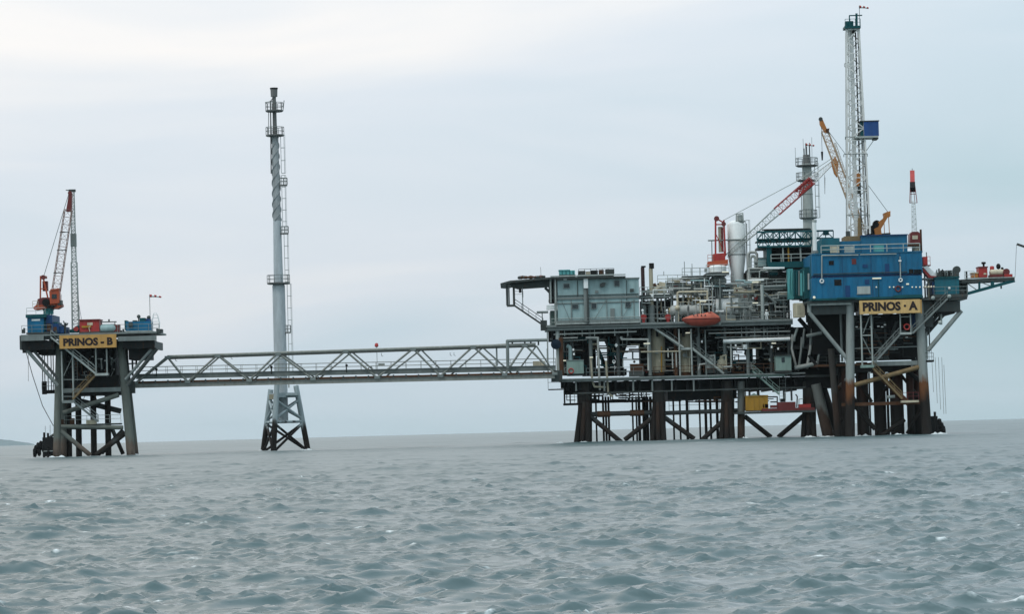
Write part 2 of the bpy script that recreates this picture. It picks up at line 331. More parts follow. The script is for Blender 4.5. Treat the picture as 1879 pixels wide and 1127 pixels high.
# ------------------------------------------------------------------ the sea
def build_sea():
    rng = np.random.default_rng(11)
    # rows get wider apart with distance; columns spread so that the sheet reaches the horizon on both sides
    d = [20.0]
    while d[-1] < 15000: d.append(d[-1] + 0.05 + 0.0012*(min(d[-1], 520)-20) + 0.003*max(0, min(d[-1], 1500)-520) + 0.012*max(0, d[-1]-1500))
    d = np.array([-90, -60, -40, -25, -14, -6, 1, 7, 11, 13.5, 15.5, 17, 18, 18.7, 19.2, 19.55, 19.8, 19.93]+d)
    core = np.linspace(-1, 1, 340); side = np.cumsum(1.22**np.arange(28)); side = side/side[-1]          # fine in the middle, wider and wider apart to the sides
    dc = np.maximum(d, 20); half = (5 + 0.18*dc)[:, None]; wing = (160 + 0.45*dc)[:, None]
    X = np.concatenate([-half-wing*side[::-1][None, :], half*core[None, :], half+wing*side[None, :]], 1); nc = X.shape[1]
    Y = np.repeat((d+CAM.y)[:, None], nc, 1); Z = np.zeros_like(X)
    sp = np.maximum(np.gradient(d)[:, None], np.gradient(X, axis=1))
    DX = np.zeros_like(X); DY = np.zeros_like(X); FO = np.zeros_like(X); ZS = np.zeros_like(X); VS = np.full_like(X, 1e-12); SV = np.zeros_like(X); ZM = np.zeros_like(X); VM = np.full_like(X, 1e-12)
    main = math.radians(-62)                              # waves run towards the camera, a little to the right
    lam = np.concatenate([np.exp(rng.uniform(math.log(0.22), math.log(1.2), 96)), np.exp(rng.uniform(math.log(1.7), math.log(6.5), 56)), rng.uniform(7, 16, 14), rng.uniform(20, 42, 4)])
    for l in lam:
        k = 2*math.pi/l; spread = 0.6 if l < 1.4 else (0.5 if l < 7 else 0.3)
        a = main + rng.normal(0, spread); cx, cy = math.cos(a), math.sin(a)
        steep = (0.026 if l < 1.4 else 0.0075 if l < 7 else 0.016 if l < 18 else 0.012)*rng.uniform(0.4, 1.3)
        A = steep/k*1.0; ph = rng.uniform(0, 6.283)
        w = np.clip(l/(2.0*sp) - 1, 0, 1)
        # groups: the sea is rougher in some patches than in others
        if l < 7: g = 0.6 + 0.9*np.clip(np.sin(X*0.11*rng.uniform(.6, 1.6)+Y*0.07*rng.uniform(-1.6, 1.6)+rng.uniform(0, 6)), -0.3, 1)
        else: g = 1.0
        th = k*(X*cx+Y*cy) + ph; s, c = np.sin(th), np.cos(th); wa = w*A*g
        SV += (steep*g)**2*0.5*(1-w*w)
        if l < 1.7: ZS += wa*c; VS += wa*wa*0.5
        elif l < 7: ZM += wa*c; VM += wa*wa*0.5
        else: Z += wa*c
        DX -= wa*cx*s*1.0; DY -= wa*cy*s*1.0
    sg = np.sqrt(VS); sn = ZS/sg                          # sharp rare crests over flatter water between
    Z += sg*2.3*(np.exp(0.36*np.clip(sn, -4, 3.2))-1.067)
    sm = np.sqrt(VM); mn = ZM/sm; Z += sm*2.3*(np.exp(0.36*np.clip(mn, -4, 3.0))-1.067)
    # steep little breaking crests: sharp ridges, short along the crest, scattered in groups
    for i in range(84):
        l = math.exp(rng.uniform(math.log(0.5 if i % 4 else 2.4), math.log(2.4) if i % 4 else math.log(9.0))); k = 2*math.pi/l; a = main + rng.normal(0, 0.33); cx, cy = math.cos(a), math.sin(a)
        u, v = X*cx+Y*cy, -X*cy+Y*cx; w = np.clip(l/(4.0*sp)-1, 0, 1)
        f1, f2, f3 = rng.uniform(.10, .28)/l*2, rng.uniform(.3, .7)/l*2, rng.uniform(.06, .2)/l*2; q0, q1, q2, q3, q4 = rng.uniform(0, 6.283, 5)
        th = k*u + q0 + 1.3*np.sin(v*f2+q1+0.8*np.sin(u*f1+q2)) + 0.5*np.sin(v*f2*2.3+q3)
        m = np.clip(np.sin(v*f2*1.37+q4+np.sin(u*f3+q1))*np.sin(u*f1*1.7+q3+0.7*np.sin(v*f3+q2))-0.46, 0, 1)*1.85
        r = 1-np.abs(np.sin(th/2)); SV += 0.0009*(1-w*w); Z += w*(0.052 if l < 2.6 else 0.034)*l**0.5*rng.uniform(.6, 1.25)*m*np.power(r, 4.6)
        if i % 8 == 3: FO = np.maximum(FO, np.clip((w*m*r-0.90)/0.08, 0, 1))
    X2, Y2 = X+DX, Y+DY
    P = np.stack([X2, Y2, Z], -1).reshape(-1, 3)
    nr = len(d); idx = np.arange(nr*nc).reshape(nr, nc)
    q = np.stack([idx[:-1, :-1], idx[:-1, 1:], idx[1:, 1:], idx[1:, :-1]], -1).reshape(-1, 4)
    base = len(P); S = 16000
    P = np.concatenate([P, [(-S, -S, -.9), (S, -S, -.9), (S, S, -.9), (-S, S, -.9)]]); q = np.concatenate([q, [(base, base+1, base+2, base+3)]])
    me = bpy.data.meshes.new('sea'); me.vertices.add(len(P)); me.vertices.foreach_set('co', P.astype(np.float32).ravel())
    me.loops.add(q.size); me.loops.foreach_set('vertex_index', q.astype(np.int32).ravel())
    me.polygons.add(len(q)); me.polygons.foreach_set('loop_start', np.arange(0, q.size, 4, dtype=np.int32)); me.polygons.foreach_set('loop_total', np.full(len(q), 4, np.int32))
    me.polygons.foreach_set('use_smooth', np.ones(len(q), bool)); me.update(calc_edges=True)
    foam = np.concatenate([np.maximum(FO.ravel(), np.clip((sn.ravel()+0.4*mn.ravel()-3.3)/0.5, 0, 1)), np.zeros(4)])
    ro = np.sqrt(np.clip(0.004+0.35*np.sqrt(SV.ravel()), 0, 0.4)); at = me.attributes.new('rough', 'FLOAT', 'POINT'); at.data.foreach_set('value', np.concatenate([ro, np.full(4, .5)]).astype(np.float32))
    # wash around every leg that stands in the water
    wash = np.zeros(len(foam))
    for px, Yl in [(104, -6), (240, -6), (116, 8), (246, 8), (145, 2), (173, 1), (198, 2), (484, 17), (502, 8), (563, 13), (1068, 6), (1208, 6), (1334, 6), (1360, 5), (1484, 6), (1519, 4), (1537, 9), (1560, -6), (1583, 0), (1614, 0), (1645, -1), (1701, -6), (1720, -5), (75, -5)]:
        p = W(px, 800, Yl); dd = np.hypot((P[:, 0]-p.x)/2.4, (P[:, 1]-p.y+1.5)/4.0); wash = np.maximum(wash, np.clip(1.15-dd, 0, 0.85))
    foam = np.maximum(foam, wash)
    at = me.attributes.new('foam', 'FLOAT', 'POINT'); at.data.foreach_set('value', foam.astype(np.float32))
    m = bpy.data.materials.new('sea_water'); m.use_nodes = True; t_ = m.node_tree; b = t_.nodes['Principled BSDF']
    b.inputs['IOR'].default_value = 1.333
    g = N(t_, 'ShaderNodeNewGeometry'); lk = t_.links.new
    n1 = N(t_, 'ShaderNodeTexNoise'); n1.inputs['Scale'].default_value = 4.5; n1.inputs['Detail'].default_value = 5; n1.inputs['Roughness'].default_value = 0.6
    mp = N(t_, 'ShaderNodeMapping'); mp.inputs['Scale'].default_value = (0.55, 1.0, 1.0); mp.inputs['Rotation'].default_value = (0, 0, R(-20))
    lk(g.outputs['Position'], mp.inputs[0]); lk(mp.outputs[0], n1.inputs[0])
    n3 = N(t_, 'ShaderNodeTexNoise'); n3.inputs['Scale'].default_value = 0.5; n3.inputs['Detail'].default_value = 6; n3.inputs['Roughness'].default_value = 0.62
    lk(mp.outputs[0], n3.inputs[0])
    b1 = N(t_, 'ShaderNodeBump'); b1.inputs['Strength'].default_value = 0.12; b1.inputs['Distance'].default_value = 0.03; lk(n1.outputs[0], b1.inputs['Height'])
    b2 = N(t_, 'ShaderNodeBump'); b2.inputs['Strength'].default_value = 0.03; b2.inputs['Distance'].default_value = 0.35; lk(n3.outputs[0], b2.inputs['Height']); lk(b1.outputs[0], b2.inputs['Normal'])
    lk(b2.outputs[0], b.inputs['Normal'])
    fa = N(t_, 'ShaderNodeAttribute', attribute_name='foam'); nf = N(t_, 'ShaderNodeTexNoise'); nf.inputs['Scale'].default_value = 7; nf.inputs['Detail'].default_value = 4
    lk(g.outputs['Position'], nf.inputs[0])
    mu = N(t_, 'ShaderNodeMath', operation='MULTIPLY'); lk(fa.outputs['Fac'], mu.inputs[0]); rf = N(t_, 'ShaderNodeMapRange'); rf.inputs['From Min'].default_value = 0.42; rf.inputs['From Max'].default_value = 0.6
    lk(nf.outputs[0], rf.inputs['Value']); lk(rf.outputs[0], mu.inputs[1])
    mx = N(t_, 'ShaderNodeMixRGB'); mx.inputs[1].default_value = (0.067, 0.106, 0.110, 1); mx.inputs[2].default_value = (0.8, 0.83, 0.83, 1)
    lk(mu.outputs[0], mx.inputs[0]); lk(mx.outputs[0], b.inputs['Base Color'])
    ra = N(t_, 'ShaderNodeAttribute', attribute_name='rough'); lk(ra.outputs['Fac'], b.inputs['Roughness'])
    me.materials.append(m)
    o = bpy.data.objects.new('sea', me); col.objects.link(o); o['kind'] = 'structure'; o['label'] = 'choppy grey green open sea with small wind waves'
build_sea()
def build_hill():
    mb = MB(); rng = random.Random(4); Yh = 12500; n = 70; xs = [-420+ i*8 for i in range(n)]
    prof = []
    for x in xs:
        t = (x+420)/552.0; h = max(0.0, 26*math.sin(math.pi*min(1, max(0, (x+420)/490)))**0.8) if x < 70 else 0
        prof.append(h + rng.uniform(-.5, .5) if h > 1 else 0.02)
    rows = ((0, 0.0), (250, 0.45), (600, 0.85), (1000, 1.0), (1800, 0.3)); vs = []; fs = []
    for oy, k in rows:
        for x, h in zip(xs, prof):
            p = W(x, 800, Yh+oy); vs.append((p.x, p.y, -3 + (h*k)/F*(Yh+480) + 3*k*(h > 0.5)))
    for j in range(len(rows)-1):
        for i in range(n-1): fs.append((j*n+i, j*n+i+1, (j+1)*n+i+1, (j+1)*n+i))
    mb._add(vs, fs, True); o = mesh_obj('hill', mb, 'hill_hazed'); o['kind'] = 'structure'; o['label'] = 'faint blue headland low on the horizon at far left'
build_hill()
def build_wash():
    rng = random.Random(9); mb = MB()
    for px, Yl in [(100, -7), (112, -7), (238, -7), (246, 2), (160, -4), (484, 16), (502, 7), (563, 12), (1032, 4), (1045, 3), (1070, 4), (1205, 4), (1330, 4), (1362, 3), (1486, 4), (1519, 3), (1556, -8), (1585, -3), (1617, -3), (1640, -6), (1652, -6), (1697, -8), (1722, -7)]:
        if rng.random() < .35: continue
        for k in range(rng.randint(2, 5)):
            c = W(px+rng.uniform(-9, 9), 800, Yl+rng.uniform(-2, .6)); c.z = 0.02
            n = 9; h = rng.uniform(.12, .42); a, b = rng.uniform(.3, 1.1), rng.uniform(.2, .5); vs = [(c.x, c.y, h)]; fs = []
            for ring in (0.45, 0.8, 1.15):
                for i in range(n):
                    t = 2*math.pi*i/n; q = ring*rng.uniform(.75, 1.2); vs.append((c.x+a*q*math.cos(t), c.y+b*q*math.sin(t), h*max(-.8, 1-ring*rng.uniform(.7, 1.25)) - (.35 if ring > 1 else 0)))
            fs += [(0, 1+i, 1+(i+1) % n) for i in range(n)]
            for r_ in range(2): fs += [(1+r_*n+i, 1+(r_+1)*n+i, 1+(r_+1)*n+(i+1) % n, 1+r_*n+(i+1) % n) for i in range(n)]
            mb._add(vs, fs, False)
    o = mesh_obj('sea_foam', mb, 'foam_white'); o['kind'] = 'stuff'; o['label'] = 'white wash breaking around the platform legs at the waterline'
build_wash()

# ------------------------------------------------------------------ wellhead platform B (left)
def platform_b():
    YF, YB = -6.0, 2.5
    t = T('wellhead_platform', 'smaller left platform on four tall grey legs with wide overhanging deck', 'platform', (170, 832, 1))
    def leg(x0, y0, x1, y1, Y, r):
        a, b = W(x0, y0, Y), W(x1, y1, Y); b = a + (b-a)*((a.z+3)/(a.z-b.z)); t.add('leg', MB().tube(a, b, r, r*1.12, 14), 'leg_b')
    leg(109, 628, 104, 832, YF, 0.5); leg(222, 628, 240, 830, YF, 0.58); leg(118, 628, 116, 828, YB, 0.5); leg(226, 628, 247, 828, YB, 0.5)
    # conductors hanging through the middle of the jacket
    for x, Y in ((126, 3), (144, 2), (171.5, 1), (198, 2)):
        a = W(x-2, 640, Y); b = W(x+1, 840, Y); b.z = -3; t.add('conductor', MB().tube(a, b, 0.45, n=12), 'conductor_dark')
    # main deck: plate, edge girders, joists
    t.add('deck_plate', MB().pbox(38, 611.5, 288, 614.5, YF-3.5, YB+.8), 'steel')
    for x0, x1 in ((38, 80), (216, 287)): t.box('deck_fascia', x0, 617, x1, 625.5, YF-3.5, YF-3.2, 'steel')
    t.box('deck_fascia', 80, 616, 216, 622, YF-3.0, YF-2.7, 'steel_dark')
    t.box('deck_girder', 41, 626, 100, 642, YF-2.6, YF-2.1, 'shade_steel'); t.box('deck_girder', 226, 626, 284, 640, YF-2.6, YF-2.1, 'shade_steel')
    t.box('deck_girder', 41, 624, 276, 645, YB+.4, YB+.9, 'shade_steel')
    for x in range(50, 280, 20): t.add('deck_joist', MB().pbox(x, 622, x+3, 640, YF-2, YB+.4), 'shade_steel')
    t.box('end_fascia', 36, 616, 40, 642, YF-2.4, YB+.5, 'steel_dark'); t.box('end_fascia', 280, 626, 284, 640, YF-2.0, YB+.5, 'steel_dark')
    t.box('underdeck_dark_box', 236, 640, 272, 660, YF-0.8, YB-2, 'shade_steel'); t.box('underdeck_dark_box', 70, 642, 104, 651, YF, YB-2, 'shade_steel')
    t.box('underdeck_dark_box', 122, 642, 212, 700, 0, 7, 'black')  # black box standing in for the deep shade between the legs
    # intermediate deck, mid and low horizontal braces
    t.box('middle_deck', 113, 712, 222, 720, YF-0.2, YB+1, 'steel'); t.box('middle_girder', 112, 720.5, 222, 726, YF+0.4, YB, 'shade_steel')
    t.box('middle_wall', 118, 690, 218, 712, -1, 6, 'shade_steel')
    t.tube('brace', [(112, 783, YF), (226, 785, YF)], 0.3, 'leg_b'); t.tube('brace', [(112, 785, YB), (226, 785, YB)], 0.3, 'brace_dark')
    t.tube('brace', [(116, 758, YF), (218, 725, YF)], 0.34, 'leg_b'); t.tube('brace', [(114, 728, YB), (222, 755, YB)], 0.4, 'brace_dark')
    t.tube('brace', [(112, 792, YF), (166, 836, YF)], 0.34, 'leg_b'); t.tube('brace', [(230, 795, YF+1), (176, 836, YF+1)], 0.4, 'brace_dark')
    t.tube('brace', [(205, 786, YB), (226, 834, YB)], 0.3, 'brace_dark'); t.tube('brace', [(226, 790, YB), (186, 832, YB)], 0.34, 'brace_dark')
    t.tube('brace', [(112, 700, YF), (112, 715, YB)], 0.3, 'brace_dark')
    # braces under the overhangs
    for Y in (YF-2, YB):
        t.tube('knee_brace', [(50, 643, Y), (106, 708, Y)], 0.26, 'steel' if Y < 0 else 'steel_dark'); t.tube('knee_brace', [(62, 644, Y), (107, 696, Y)], 0.2, 'steel_dark')
        t.tube('knee_brace', [(288, 640, Y), (234, 708, Y)], 0.28, 'steel_dark'); t.tube('knee_brace', [(278, 641, Y), (230, 697, Y)], 0.22, 'steel' if Y < 0 else 'steel_dark')
    # low walkway
    t.box('walkway', 116, 778, 222, 781, YF+0.6, YF+2.2, 'steel_dark')
    t.add('handrail', MB().rail([(118, 778, YF+.7), (222, 776, YF+.7)]), 'steel_light')
    t.box('control_box', 158, 771, 176, 779, YF+.3, YF+1.4, 'cream'); t.box('control_box', 112, 770, 118, 781, YF+.9, YF+2, 'rust'); t.box('control_box', 128, 768, 136, 780, YF+1.2, YF+2, 'rust')
    # stairs and landings on the near face
    t.add('stair', MB().stair((94, 619, YF-3), (176, 686, YF-2.2)), 'steel_light')
    t.box('stair_landing', 174, 685, 198, 689.5, YF-2.8, YF-1.2, 'steel_light')
    for x in (176, 196): t.post('hanger', x, 640, 686, YF-2, 0.11, 'steel_light')
    t.add('stair', MB().stair((176, 688, YF-1.8), (134, 733, YF-1.8)), 'rust_gold')
    t.box('stair_landing', 114, 735, 136, 740, YF-2.4, YF-1.0, 'steel')
    for x in (114, 134): t.post('hanger', x, 645, 738, YF-1.8, 0.12, 'steel_light')
    t.tube('hanger', [(116, 697, YF-1.8), (160, 697, YF-1.8)], 0.06, 'steel'); t.tube('hanger', [(117, 690, YF-1.8), (133, 655, YF-1.8)], 0.06, 'steel'); t.tube('hanger', [(116, 728, YF-1.8), (133, 728, YF-1.8)], 0.06, 'steel')
    t.add('stair', MB().stair((136, 738, YF-1.6), (180, 774, YF-.2)), 'steel')
    t.add('ladder', MB().ladder((139, 700, YF-1), (139, 660, YF-1), cage=False), 'steel')
    # left hanging landing
    t.box('side_landing', 77, 716, 106, 722, -3, 1, 'black'); t.add('handrail', MB().rail([(77, 716, -3), (105, 714, -3)]), 'steel'); t.box('side_valve', 77, 700, 84, 724, -2.6, -1.4, 'black')
    for x in (78, 82, 88, 94, 98): t.post('caisson_pipe', x, 645, 716, -1, 0.07, 'steel_dark')
    t.tube('mooring_line', [(46, 640, YF), (60, 690, YF), (78, 745, YF), (98, 782, YF)], 0.055, 'wire'); t.tube('mooring_line', [(52, 650, YF), (52, 700, YF)], 0.03, 'wire')
    # small dark valves and pale lamps in the shade
    for i in range(26):
        x, y = random.uniform(124, 214), random.uniform(646, 686); Y = random.uniform(-3, -1)
        t.add('pipe', MB().path([(x, y, Y), (x+random.uniform(-9, 9), y, Y), (x+random.uniform(-9, 9), y+random.uniform(6, 26), Y)], random.uniform(.05, .12), 6), random.choice(['steel', 'steel_dark', 'rust', 'pipe_grey']))
    for x, y in ((186, 659), (193, 662), (205, 658), (150, 661), (170, 655)): t.box('lamp', x-1.8, y-1, x+1.8, y+1, -3.4, -3.2, 'white')
    for x0, x1, y in ((40, 96, 611), (216, 292, 609)): t.add('handrail', MB().rail([(x0, y+1, YF-3.4), (x1, y+1, YF-3.4)]), 'steel')
    t.add('handrail', MB().rail([(292, 611, YF-3), (292, 611, YB+.8)]), 'steel')
    for x, y in ((41, 605), (44, 602), (291, 604), (294, 606), (288, 603), (222, 606), (226, 604), (103, 606)): t.add('edge_bollard', MB().pbox(x-1.5, y, x+1.5, 612, YF-3.3, YF-2.8), 'steel_dark')
    for i in range(22):
        x = random.uniform(112, 222); y = random.uniform(640, 735); Y = random.uniform(YF+.8, -1); t.tube('cable', [(x, y, Y), (x+random.uniform(-14, 14), y+random.uniform(-3, 22), Y)], random.uniform(.04, .1), random.choice(['steel_dark', 'steel', 'shade_steel', 'rust']), n=6)
    for x in (234, 243, 250): t.post('hanger', x, 640, 690 if x < 248 else 676, 0, .14, 'steel_dark')
    t.tube('hanger', [(234, 668, 0), (250, 667, 0)], .1, 'steel_dark'); t.tube('hanger', [(232, 682, 0), (246, 681, 0)], .1, 'steel_dark'); t.box('ladder_cage', 239, 700, 247, 722, YF+2, YF+3, 'steel_dark')
    # boat landing at the waterline
    b = T('boat_landing', 'black rubber fendered boat landing low beside the left platform leg', 'boat landing', (80, 834, -4))
    m = MB(); m.pbox(78, 803, 97, 838, -6, -3); b.add('fender_frame', m, 'black')
    for i, (x, y) in enumerate(((66, 826), (70, 821), (75, 818), (72, 829), (80, 822), (64, 831), (90, 828))):
        b.add('tyre_fender', MB().ring((x, y, -5-0.1*i), 0.5, 0.24, 'X', 10), 'black')
    b.add('fender_post', MB().path([(81, 794, -5), (81, 840, -5)], 0.16), 'black'); b.add('fender_post', MB().path([(88, 795, -5.6), (88, 840, -5.6)], 0.16), 'black')
    b.tube('grab_line', [(83, 782, -5), (83, 808, -5)], 0.03, 'wire'); b.tube('grab_line', [(92, 780, -5), (92, 808, -5)], 0.03, 'wire')
    b.tube('frame_bar', [(80, 829, -6.1), (98, 828, -6.1)], 0.09, 'steel'); b.tube('strut', [(88, 805, -5.2), (102, 796, -6)], 0.2, 'steel_dark')
    # sign board
    s = T('name_board', 'yellow name board reading PRINOS - B on the left platform', 'sign', (161, 640, YF-4))
    s.add('board', MB().pbox(109, 614.5, 213.5, 639, YF-4.0, YF-3.85), 'sign_yellow')
    s.add('lettering', text_mb('PRINOS - B', 116, 620, 207, 634.5, YF-4.003), 'lettering')
    for x in (120, 202): s.add('bracket', MB().pbox(x, 618, x+2, 637, YF-3.85, YF-2.5), 'steel')
    # deck cargo
    c = T('control_cabin', 'blue control cabin under the orange crane on the left platform', 'cabin', (70, 612, YF-3))
    c.box('wall', 50, 583, 80, 611.5, YF-3.1, 0, 'blue'); c.box('roof', 47, 577, 84, 583, YF-3.4, 0.3, 'teal'); c.box('window', 58, 585.5, 73.5, 589, YF-3.16, YF-3.08, 'white'); c.box('door', 79.8, 588, 84, 611, YF-2.5, -1, 'teal')
    c.box('annex', 84, 578, 96, 611.5, YF-2.4, -0.5, 'blue_dark'); c.box('annex_door', 86, 594, 93, 608, YF-2.5, YF-2.4, 'rust'); c.box('base_skid', 48, 610, 98, 613, YF-3.3, 0.2, 'steel_dark')
    c.add('roof_rail', MB().rail([(49, 577, YF-3.2), (83, 577, YF-3.2)], h=.9), 'steel_light'); c.tube('vent_pipe', [(90, 578, YF-2), (90, 566, YF-2)], 0.12, 'teal'); c.tube('vent_pipe', [(95, 585, YF-2), (95, 573, YF-2)], 0.08, 'teal')
    k = T('blue_skid', 'low blue equipment skid stepped beside the blue control cabin', 'equipment skid', (104, 612, YF-2))
    k.box('housing', 96.5, 594, 108, 611.5, YF-2.6, -2, 'blue_dark'); k.box('housing', 108.3, 599, 117, 611.5, YF-2.3, -2, 'blue_dark'); k.box('ventilator', 99, 591, 105, 594, YF-2, -3, 'teal'); k.box('hatch', 98, 600, 104, 608, YF-2.66, YF-2.59, 'rust')
    v = T('valve_tree', 'dark branching valve tree between the blue skid and the lattice mast', 'valve', (119.5, 612, YF-2))
    v.post('stem', 119.5, 596, 612, YF-2, 0.14, 'steel_dark')
    for i in range(7): v.add('handwheel', MB().tube((119.5, 600-i, YF-2), (119.5+random.uniform(-6, 6), 590+random.uniform(-2, 7), YF-2+random.uniform(-1, 1)), 0.1, n=5), 'steel_dark')
    # lattice mast
    m = T('lattice_mast', 'tall slim grey white lattice mast on the left platform', 'mast', (138.5, 611, -3))
    a, b = W(139, 611, -3), W(133.2, 352, -3); b.x = a.x-0.05
    m.add('lower_section', MB().lattice(a, a.lerp(b, .5), 0.95, 0.8, 16, 0.065, 0.04), 'steel_light'); m.add('upper_section', MB().lattice(a.lerp(b, .5), b, 0.62, 0.5, 20, 0.055, 0.035), 'steel_light')
    m.add('crown', MB().box(b+Vector((-.5, -.4, 0)), b+Vector((.45, .4, .35))), 'steel_dark'); p = b+Vector((-.2, 0, .2)); m.add('gin_pole', MB().tube(b+Vector((0, 0, .15)), b+Vector((-.95, 0, .3)), 0.07), 'steel_dark')
    q = a.lerp(b, .66); m.add('racking_clamp', MB().box(q+Vector((-.4, -.4, -1)), q+Vector((.4, .4, .9))), 'steel')
    q = a.lerp(b, .28); m.add('guy_wire', MB().tube(q+Vector((.3, 0, 0)), Vector((a.x+1.2, -3, a.z)), 0.03, n=4), 'wire'); m.add('guy_wire', MB().tube(q+Vector((.3, 0, 3)), Vector((a.x+.8, -3.4, a.z)), 0.03, n=4), 'wire')
    m.add('base_frame', MB().box(a+Vector((-.8, -.8, 0)), a+Vector((.8, .8, .5))), 'teal')
    # red, grey and blue cargo
    r = T('red_winch_unit', 'red winch housing with yellow fittings beside the lattice mast', 'winch unit', (164, 611, YF))
    r.box('housing', 146, 588, 182, 609, YF-.5, YF+3, 'red'); r.box('roof', 145, 586, 183, 588, YF-.7, YF+3.2, 'dark_red'); r.box('panel', 160, 592, 170, 597, YF-.56, YF-.49, 'cream'); r.box('bumper', 150, 598, 167, 601.5, YF-.7, YF-.49, 'yellow'); r.box('drum_frame', 140, 598, 146, 609, YF-.3, YF+1, 'teal'); r.box('skid', 145, 609, 183, 612, YF-.6, YF+3, 'steel_dark'); r.add('reel', MB().lathe((140, 604, YF-.3), [(0.35, -.4), (.35, .4)], 'Y', 12), 'red'); r.tube('hose', [(166, 597, YF-.6), (163, 602, YF-.7), (165, 609, YF-.7)], .06, 'cream')
    g = T('grey_tank_skid', 'grey green tank on a skid between red winch and blue pump unit', 'tank', (199, 611, YF))
    g.add('tank', MB().lathe((183.5, 603, YF), [(.02, 0), (.45, .06), (.62, .25), (.62, 2.2), (.45, 2.4), (.02, 2.46)], 'X', 14), 'grey_green'); g.box('frame', 184, 590, 213, 591.6, YF-.4, YF+.4, 'steel_dark'); g.box('frame', 183.5, 609, 216, 612, YF-.6, YF+.6, 'steel_dark')
    for x in (186, 211): g.post('frame_post', x, 591, 610, YF-.3, .06, 'steel_dark')
    g.post('relief_valve', 200, 586, 591, YF, .12, 'steel_dark'); g.box('end_box', 209, 596, 219, 610, YF-.5, YF+1, 'dark_red')
    p = T('blue_pump_unit', 'blue pump unit with dark engines at the right end of the left platform', 'pump unit', (253, 609, YF-2))
    p.box('housing', 231, 590, 276, 607, YF-2.5, YF+1, 'blue'); p.box('engine', 236, 592, 243, 600, YF-2.9, YF-2.5, 'steel_dark'); p.box('housing_end', 228.5, 588, 232, 606, YF-2.2, YF+.6, 'teal'); p.box('engine', 256, 583.5, 266, 590, YF-2, YF, 'teal'); p.box('engine', 268, 585, 275, 590, YF-2, YF, 'blue_dark'); p.add('air_filter', MB().ball((254.5, 581, YF-1.5), .28), 'steel_dark'); p.post('exhaust', 254.5, 582, 590, YF-1.5, .1, 'steel_dark'); p.add('air_filter', MB().ball((273, 583, YF-1.5), .3), 'steel_dark'); p.box('radiator', 243, 588, 250, 590, YF-2, YF, 'steel_dark'); p.box('skid', 228, 607, 278, 610.5, YF-2.8, YF+1.2, 'steel_light')
    windsock('red and white windsock flying on a thin pole above the left platform', (276, 608, YF-1), (276, 543, YF-1), 21)
    d = T('davit', 'white cage like davit frame at the right edge of the left platform', 'davit', (284, 610, YF-2))
    a = W(285.5, 609, YF-2); m = MB()
    for s_ in (-1, 1):
        m.path([a+Vector((s_*.45, 0, 0)), a+Vector((s_*.55, 0, 1.3)), a+Vector((s_*.3, 0, 2.4)), a+Vector((s_*.12, 0, 2.8))], .05, 5); m.path([a+Vector((s_*.45, .8, 0)), a+Vector((s_*.55, .8, 1.3)), a+Vector((s_*.3, .5, 2.4))], .05, 5)
    d.add('hoop', m, 'white'); m = MB()
    for z in (.5, 1.0, 1.5, 2.0, 2.5): m.ring(a+Vector((0, .3, z)), .5-.12*max(0, z-1.3), .03, 'Z', 10)
    d.add('cage_ring', m, 'white'); d.box('locker', 287, 604, 297, 610.5, YF-3, YF-1, 'steel_dark')
def windsock(label, foot, top, length_px):
    t = T('windsock', label, 'windsock', foot); a, b = V3(foot), V3(top); b.x = a.x
    t.add('pole', MB().tube(a, b, 0.045, n=6), 'steel'); t.add('swivel_ring', MB().ring(b, .22, .035, 'X', 10), 'steel')
    L = length_px/12.5; m = [MB(), MB()]
    for i in range(5):
        r0, r1 = .22-.02*i, .22-.02*(i+1); x0, x1 = L*i/5, L*(i+1)/5; dr = -.07*i*i/8
        p, q = b+Vector((x0, 0, dr)), b+Vector((x1, 0, dr-.02*(i+1))); m[i % 2].tube(p, q, r0, r1, 10)
    t.add('red_band', m[0], 'red'); t.add('white_band', m[1], 'white')
